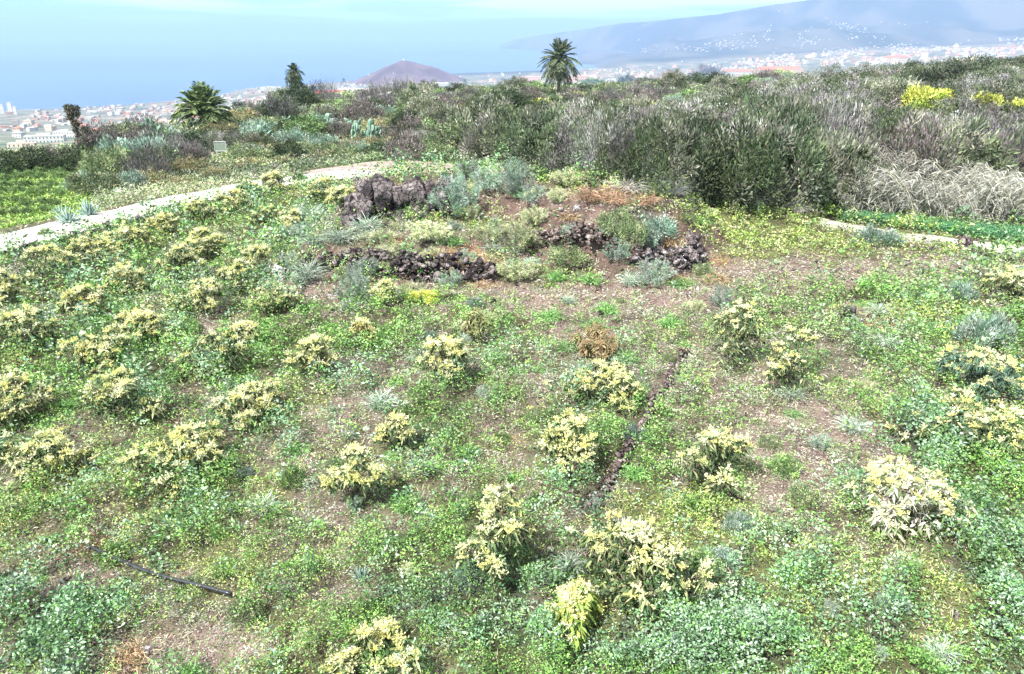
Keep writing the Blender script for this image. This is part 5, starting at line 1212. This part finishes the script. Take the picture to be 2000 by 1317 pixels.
# named buildings
def named(proto, px, row, s, label, rz=0., cat='building'): put_house(proto, px, row, s, label, None, rz, cat)
def big_building(px, row, wpx, hpx, roof, wall, label, rz=0., floors=3, name='building', cat='building', dr=.3):
    g = place_far(px, row, 380)
    if g is None: return
    x, y, z, d = g; w = wpx*d/F; h = hpx*d/F; p = house_proto(w, w*dr, h, roof, wall, name, floors); p.location = (x, y, z-h*.1); p.rotation_euler = (0, 0, rz); USED.add(p); tag(p, label, cat)
big_building(648, 190, 74, 7, 'red', WH, 'long low building with a bright red roof right of the ivy-clad palm', .12, 1)
big_building(700, 182, 34, 7, 'red', CRM, 'smaller reddish-roofed building behind the long red roof', -.2, 1)
big_building(690, 196, 60, 8, 'grey', CRM, 'pale farmhouse right of the red roof', .1, 1)
big_building(1035, 166, 44, 17, 'flat', ('salmon', (.52, .36, .32)), 'large pinkish block left of the tall palm', .1, 4)
big_building(90, 278, 70, 14, 'flat', WH, 'large white flat building at the left edge behind the dark bushes', .25, 2)
big_building(130, 268, 44, 12, 'flat', WH, 'white terraced building right behind the large flat one', -.1, 2)
big_building(45, 288, 50, 9, 'flat', CRM, 'low cream building in front of the large white one at the left edge', .1, 1)
big_building(22, 222, 9, 22, 'flat', WH, 'left of the twin white tower blocks on the coast', 0, 9, 'tower_block', 'tower')
big_building(6, 222, 8, 18, 'flat', WH, 'lower tower block beside the twin towers at the left edge of the coast', 0, 8, 'tower_block', 'tower')
big_building(31, 224, 6, 16, 'flat', WH, 'right-hand slimmer tower block of the coast group', 0, 8, 'tower_block', 'tower')
big_building(320, 243, 50, 7, 'flat', CRM, 'long pale building behind the bushes left of the low palm', .1, 1)
big_building(850, 168, 50, 6, 'flat', WH, 'white greenhouse-like building at the foot of the volcanic hill', .1, 1)
big_building(800, 172, 40, 6, 'grey', WH, 'grey-roofed white building below the volcanic hill', -.2, 1)
big_building(1130, 156, 60, 8, 'flat', PNK, 'long pinkish building just right of the tall palm', .05, 2)
big_building(1520, 145, 90, 9, 'tile', CRM, 'long orange-roofed building above the left margin of the thicket', .05, 2)
big_building(1440, 146, 60, 7, 'tile', WH, 'orange-roofed building left of the long one above the thicket', .1, 2)
big_building(1750, 120, 50, 8, 'tile', CRM, 'orange-roofed house peeping over the crest of the thicket', .1, 2)
big_building(530, 180, 40, 10, 'flat', WH, 'white hotel block on the coast left of the ivy-clad palm', .1, 4)
def town_stuff():
    V = []; Fc = []; C = []; o = 0
    rs = random.Random(21)
    spots = []
    for _ in range(3400):
        q = rs.random()
        if q < .30: u = rs.random(); px = 1140+u*900; row = np.interp(px, [1140, 1460, 2000], [150, 132, 98])+rs.gauss(0, 7)
        elif q < .62: u = rs.random(); px = 1450+u*560; row = np.interp(px, [1450, 2000], [118, 84])+rs.gauss(0, 6)
        elif q < .76: px = rs.gauss(1380, 120)+rs.choice([-60, 40, 150, 150]); row = 78-(px-1420)*.06+rs.gauss(0, 5)+rs.choice([-8, 8, 14])
        elif q < .80: px = rs.gauss(1620, 50); row = 45+(px-1620)*.25+rs.gauss(0, 4)
        elif q < .9: px = rs.uniform(430, 730); row = np.interp(px, [430, 730], [196, 168])+rs.gauss(0, 8)
        else: px = rs.uniform(0, 420); row = np.interp(px, [0, 420], [235, 208])+rs.gauss(0, 10)
        spots.append((px, row))
    for px, row in spots:
        if float(fbm(np.array(px/45.), np.array(row/9.), 70)) < .47: continue
        g = ground(px, row, 200.)
        if g is None or g[1] < 700 or g[2] < SEA+2: continue
        x, y, z, d = g; w, dd, h = rs.uniform(6, 14), rs.uniform(7, 12), rs.uniform(3, 7)
        if row < 75 and rs.random() < .35: continue
        a = rs.uniform(-.6, .6); c_, s_ = math.cos(a), math.sin(a)
        v, f = box(-w/2, -dd/2, -6, w/2, dd/2, h)
        for p in v: V.append((x+p[0]*c_-p[1]*s_, y+p[0]*s_+p[1]*c_, z+p[2]))
        Fc += [tuple(i+o for i in k) for k in f]; o += 8
        col = rs.choice([(.42, .41, .39), (.38, .35, .31), (.33, .27, .22), (.46, .45, .44)]); rf = rs.choice([col, col, (.36, .17, .11)]); C += [col]*4+[rf if rs.random() < .4 else col]*4
    tag(link('distant_town', make_mesh('distant_town', V, Fc, np.array(C), M_WALL)), 'countless tiny white houses spread over the valley and mountain foot', 'town', kind='stuff')
town_stuff()
def shed(px, row, wpx, label):
    x, y, z, d = place(px, row); s = d/F; w = wpx*s; t = thing('shed', (x, y, z), label, 'shed')
    link('roof', make_mesh('roof', [(-w/2, -1.5, .9), (w/2, -1.5, 1.9), (w/2, 1.5, 2.0), (-w/2, 1.5, 1.0), (-w/2, -1.5, 1.0), (w/2, -1.5, 2.0), (w/2, 1.5, 2.1), (-w/2, 1.5, 1.1)],
         [(3, 2, 1, 0), (4, 5, 6, 7), (0, 1, 5, 4), (1, 2, 6, 5), (2, 3, 7, 6), (3, 0, 4, 7)], None, cmat('shed_roof', (.4, .36, .34))), t)
    for q in (-.42, .42): link('post', tube_mesh('post', [(np.array([[q*w, 0, -.3], [q*w, 0, 1.35+q*1.1]]), .08)], M_BARK, 6), t)
shed(735, 206, 60, 'thin slanted shed roof beside the grey-brown bush, centre left')
def mast(px, row, hpx, label):
    x, y, z, d = place(px, row); s = d/F; t = thing('mast', (x, y, z), label, 'mast'); h = hpx*s; r = s*.45
    link('pole', tube_mesh('pole', [(np.array([[0, 0, -1], [0, 0, h]]), r)], M_METAL, 6), t); link('crossarm', tube_mesh('crossarm', [(np.array([[-5*s, 0, h*.9], [5*s, 0, h*.93]]), r*.8)], M_METAL, 6), t)
mast(1482, 148, 22, 'thin mast rising over the orange roofs above the thicket')
mast(1688, 128, 18, 'thin pole standing over the crest of the thicket')
mast(690, 190, 26, 'dark utility pole between the red roof and the volcanic hill')
# small chapel-like block on the hilltop
x, y, z = CONE; o = link('hilltop_hut', boxmesh('hilltop_hut', [(-5, -4, -4, 5, 4, 3), (-1.5, -1.5, 3.003, 1.5, 1.5, 6)], cmat('wall_white', WH[1]))); o.location = (x, y, z); tag(o, 'tiny hut on the summit of the volcanic hill', 'hut')

# every plant and house of the scattered kinds gets a label of its own: look, nearest landmark, order of nearness
ORD = ['nearest', 'second nearest', 'third nearest', 'fourth nearest', 'fifth nearest', 'sixth nearest', 'seventh nearest', 'eighth nearest', 'ninth nearest', 'tenth nearest', 'eleventh nearest', 'twelfth nearest'] + ['%dth nearest' % i for i in range(13, 80)]
def relabel(objs, look, marks):
    bpy.context.view_layer.update(); b = {}
    for o in objs:
        px, py, d = project(*o.location); py -= 12
        k = min(range(len(marks)), key=lambda i: math.hypot(px-marks[i][0], (py-marks[i][1])*1.6)); mx_, my_, tx = marks[k]; dx, dy = px-mx_, (py-my_)*1.6
        v = 'above' if dy < 0 else 'below'; h = 'left of' if dx < 0 else 'right of'
        dr = v if abs(dy) > 2.4*abs(dx) else (h if abs(dx) > 2.4*abs(dy) else v+' '+h)
        b.setdefault('%s %s %s' % (look(o), dr, tx), []).append((math.hypot(dx, dy), o))
    for t, l in b.items():
        l.sort(key=lambda q: q[0])
        for i, (_, o) in enumerate(l): o['label'] = t+(', '+ORD[i] if len(l) > 1 else '')
def by_mesh(table):
    D = {p.children[0].data.name: t for p, t in table if len(p.children)}
    return lambda o: D.get(o.children[0].data.name, 'plant')
PL_LOOK = by_mesh([(HEATH[0], 'dark grey-green heath shrub'), (HEATH[1], 'pale grey heath shrub'), (HEATH[2], 'deep green heath shrub'), (HEATH[3], 'silvery heath shrub'), (HEATH[4], 'olive-grey heath shrub'), (BARE, 'leafless brown shrub'),
   (DARK, 'dark bush'), (OLIVE, 'olive bush'), (BLUEB, 'blue-green bush'), (BROWN, 'brown twiggy bush'), (GREEN, 'fresh green bush'), (ROUND, 'rounded dull green bush'), (YELL, 'yellow-green plant')])
WL_LOOK = by_mesh([(GREENT, 'bright green grass tuft'), (OLIVE, 'dull olive weed clump'), (FEATH2, 'feathery blue-green weed'), (PALEF, 'pale feathery tuft'), (GREEN, 'leafy green clump'), (BLUEB, 'blue-green leafy clump'), (GREYT, 'grey grass tuft'), (DRYT, 'dry orange tuft'), (RUST, 'rusty tuft')])
MT = [(1091, 150, 'the tall palm'), (1250, 185, 'the lone leafless bush'), (1803, 195, 'the bright yellow-green bush'), (1922, 210, 'the golden-yellow bush'), (1590, 300, 'the lime bush in the thicket'), (1755, 345, 'the tallest reed plume'),
      (1165, 375, 'the rusty bracken'), (1482, 385, 'the bleached stalks'), (955, 300, 'the spiky lilac bush'), (1482, 140, 'the thin mast'), (1688, 118, 'the thin pole on the crest'), (1380, 148, 'the purple skyline twigs'), (1985, 300, 'the right-hand reeds')]
relabel(TH, PL_LOOK, MT)
MS = [(402, 215, 'the low broad palm'), (580, 170, 'the ivy-clad palm'), (435, 292, 'the white-framed board'), (735, 200, 'the slanted shed roof'), (793, 182, 'the compact dark skyline tree'), (760, 375, 'the dark lava rock'), (740, 333, 'the widened end of the road'),
      (262, 380, 'the fallen pipes'), (160, 240, 'the slim dark tree'), (850, 205, 'the round yellow-green bush'), (1091, 150, 'the tall palm'), (1262, 225, 'the yellow-flowered bush'), (612, 230, 'the yellow-brown round bush'), (700, 275, 'the prickly pears'), (1430, 165, 'the green clearing'), (910, 270, 'the left end of the thicket')]
relabel(SCR, PL_LOOK, MS)
relabel(FIELD, WL_LOOK, [(300, 1130, 'the black hose'), (1230, 860, 'the stone edging'), (1215, 1125, 'the largest sapling'), (248, 770, 'the cone-shaped sapling'), (708, 1120, 'the small pale agave'), (1770, 990, 'the silvery-leaved sapling'), (1662, 612, 'the blackish rock'),
   (1160, 680, 'the withered brown shrub'), (690, 900, 'the upright yellow sapling'), (500, 790, 'the compact yellow sapling'), (980, 1050, 'the tall two-stemmed sapling'), (407, 705, 'the almost flowerless dark sapling'), (880, 705, 'the loose centre sapling'), (1880, 845, 'the wide starry sapling'), (95, 895, 'the round lower-left sapling')])
relabel(MOUND, WL_LOOK, [(765, 390, 'the dark lava rock'), (780, 520, 'the ruined wall'), (895, 390, 'the big feathery shrub'), (1140, 450, 'the rubble wall'), (1285, 490, 'the squared grey block'), (1175, 380, 'the rusty bracken'), (900, 495, 'the hanging orange grass'), (1010, 460, 'the large pale centre shrub')])
def grouped(g): return [o for o in SC.objects if o.get('group') == g]
relabel(grouped('crop plants in the plot beyond the road'), lambda o: 'light green crop plant', [(20, 335, 'the leftmost dark round bush'), (145, 335, 'the dark bush closing the crop plot'), (130, 425, 'the blue agaves'), (10, 430, 'the near left corner of plot')])
relabel(grouped('prickly pears on the slope beyond the road'), lambda o: 'silvery prickly pear', [(612, 235, 'the yellow-brown round bush'), (740, 320, 'the widened end of the road'), (525, 295, 'the round olive bush')])
relabel(grouped('reeds in the front of the cane brake'), lambda o: 'wind-bent pale front reed clump', [(1755, 345, 'the tallest reed plume'), (1888, 480, 'the pitted boulder')])
relabel(grouped('reeds in the back of the cane brake'), lambda o: 'straw-grey rear reed clump', [(1755, 345, 'the tallest reed plume'), (1888, 480, 'the pitted boulder')])
HL = by_mesh([(HP[0], 'white flat-roofed house'), (HP[1], 'white house with tiled roof'), (HP[2], 'cream flat-roofed block'), (HP[3], 'cream house with tiled roof'), (HP[4], 'pinkish flat-roofed house'), (HP[5], 'white house with grey roof')])
MH = [(90, 262, 'the large white building'), (160, 240, 'the slim dark tree'), (402, 215, 'the low broad palm'), (580, 170, 'the ivy-clad palm'), (648, 183, 'the red roof'), (786, 140, 'the volcanic hill'), (1035, 155, 'the pinkish block'), (1091, 150, 'the tall palm'),
      (1380, 145, 'the purple skyline twigs'), (1482, 140, 'the thin mast'), (1688, 118, 'the thin pole'), (1900, 100, 'the right end of the skyline'), (22, 210, 'the twin tower blocks'), (280, 225, 'the coast beyond the slim tree')]
for (_a, _b, _c, _d, _e, _f, _g, _h, _l, grp) in ZONES: relabel(grouped(grp), HL, MH)

for o in SC.objects:
    if 'label' in o and len(o['label'].split()) > 16: sys.stderr.write('LONG '+o['label']+chr(10))
# remove prototypes that were never placed
for p in list(PDIM)+HP:
    if p not in USED:
        for c in list(p.children): bpy.data.objects.remove(c)
        bpy.data.objects.remove(p)

# ------------------------------------------------------------------ haze: one closed box of even air
def haze():
    v, f = box(-61000, -300, -280, 61000, 61000, 490)
    m = bpy.data.materials.new('haze'); m.use_nodes = True; t = m.node_tree; t.nodes.clear()
    o = t.nodes.new('ShaderNodeOutputMaterial'); p = t.nodes.new('ShaderNodeVolumePrincipled'); p.inputs['Color'].default_value = (.40, .59, 1.0, 1); p.inputs['Density'].default_value = 1.0e-4
    p.inputs['Anisotropy'].default_value = 0.0
    t.links.new(p.outputs[0], o.inputs['Volume']); tag(link('haze', make_mesh('haze', v, f, None, m)), 'pale blue sea haze over the coast and mountains', 'haze', kind='stuff')
haze()
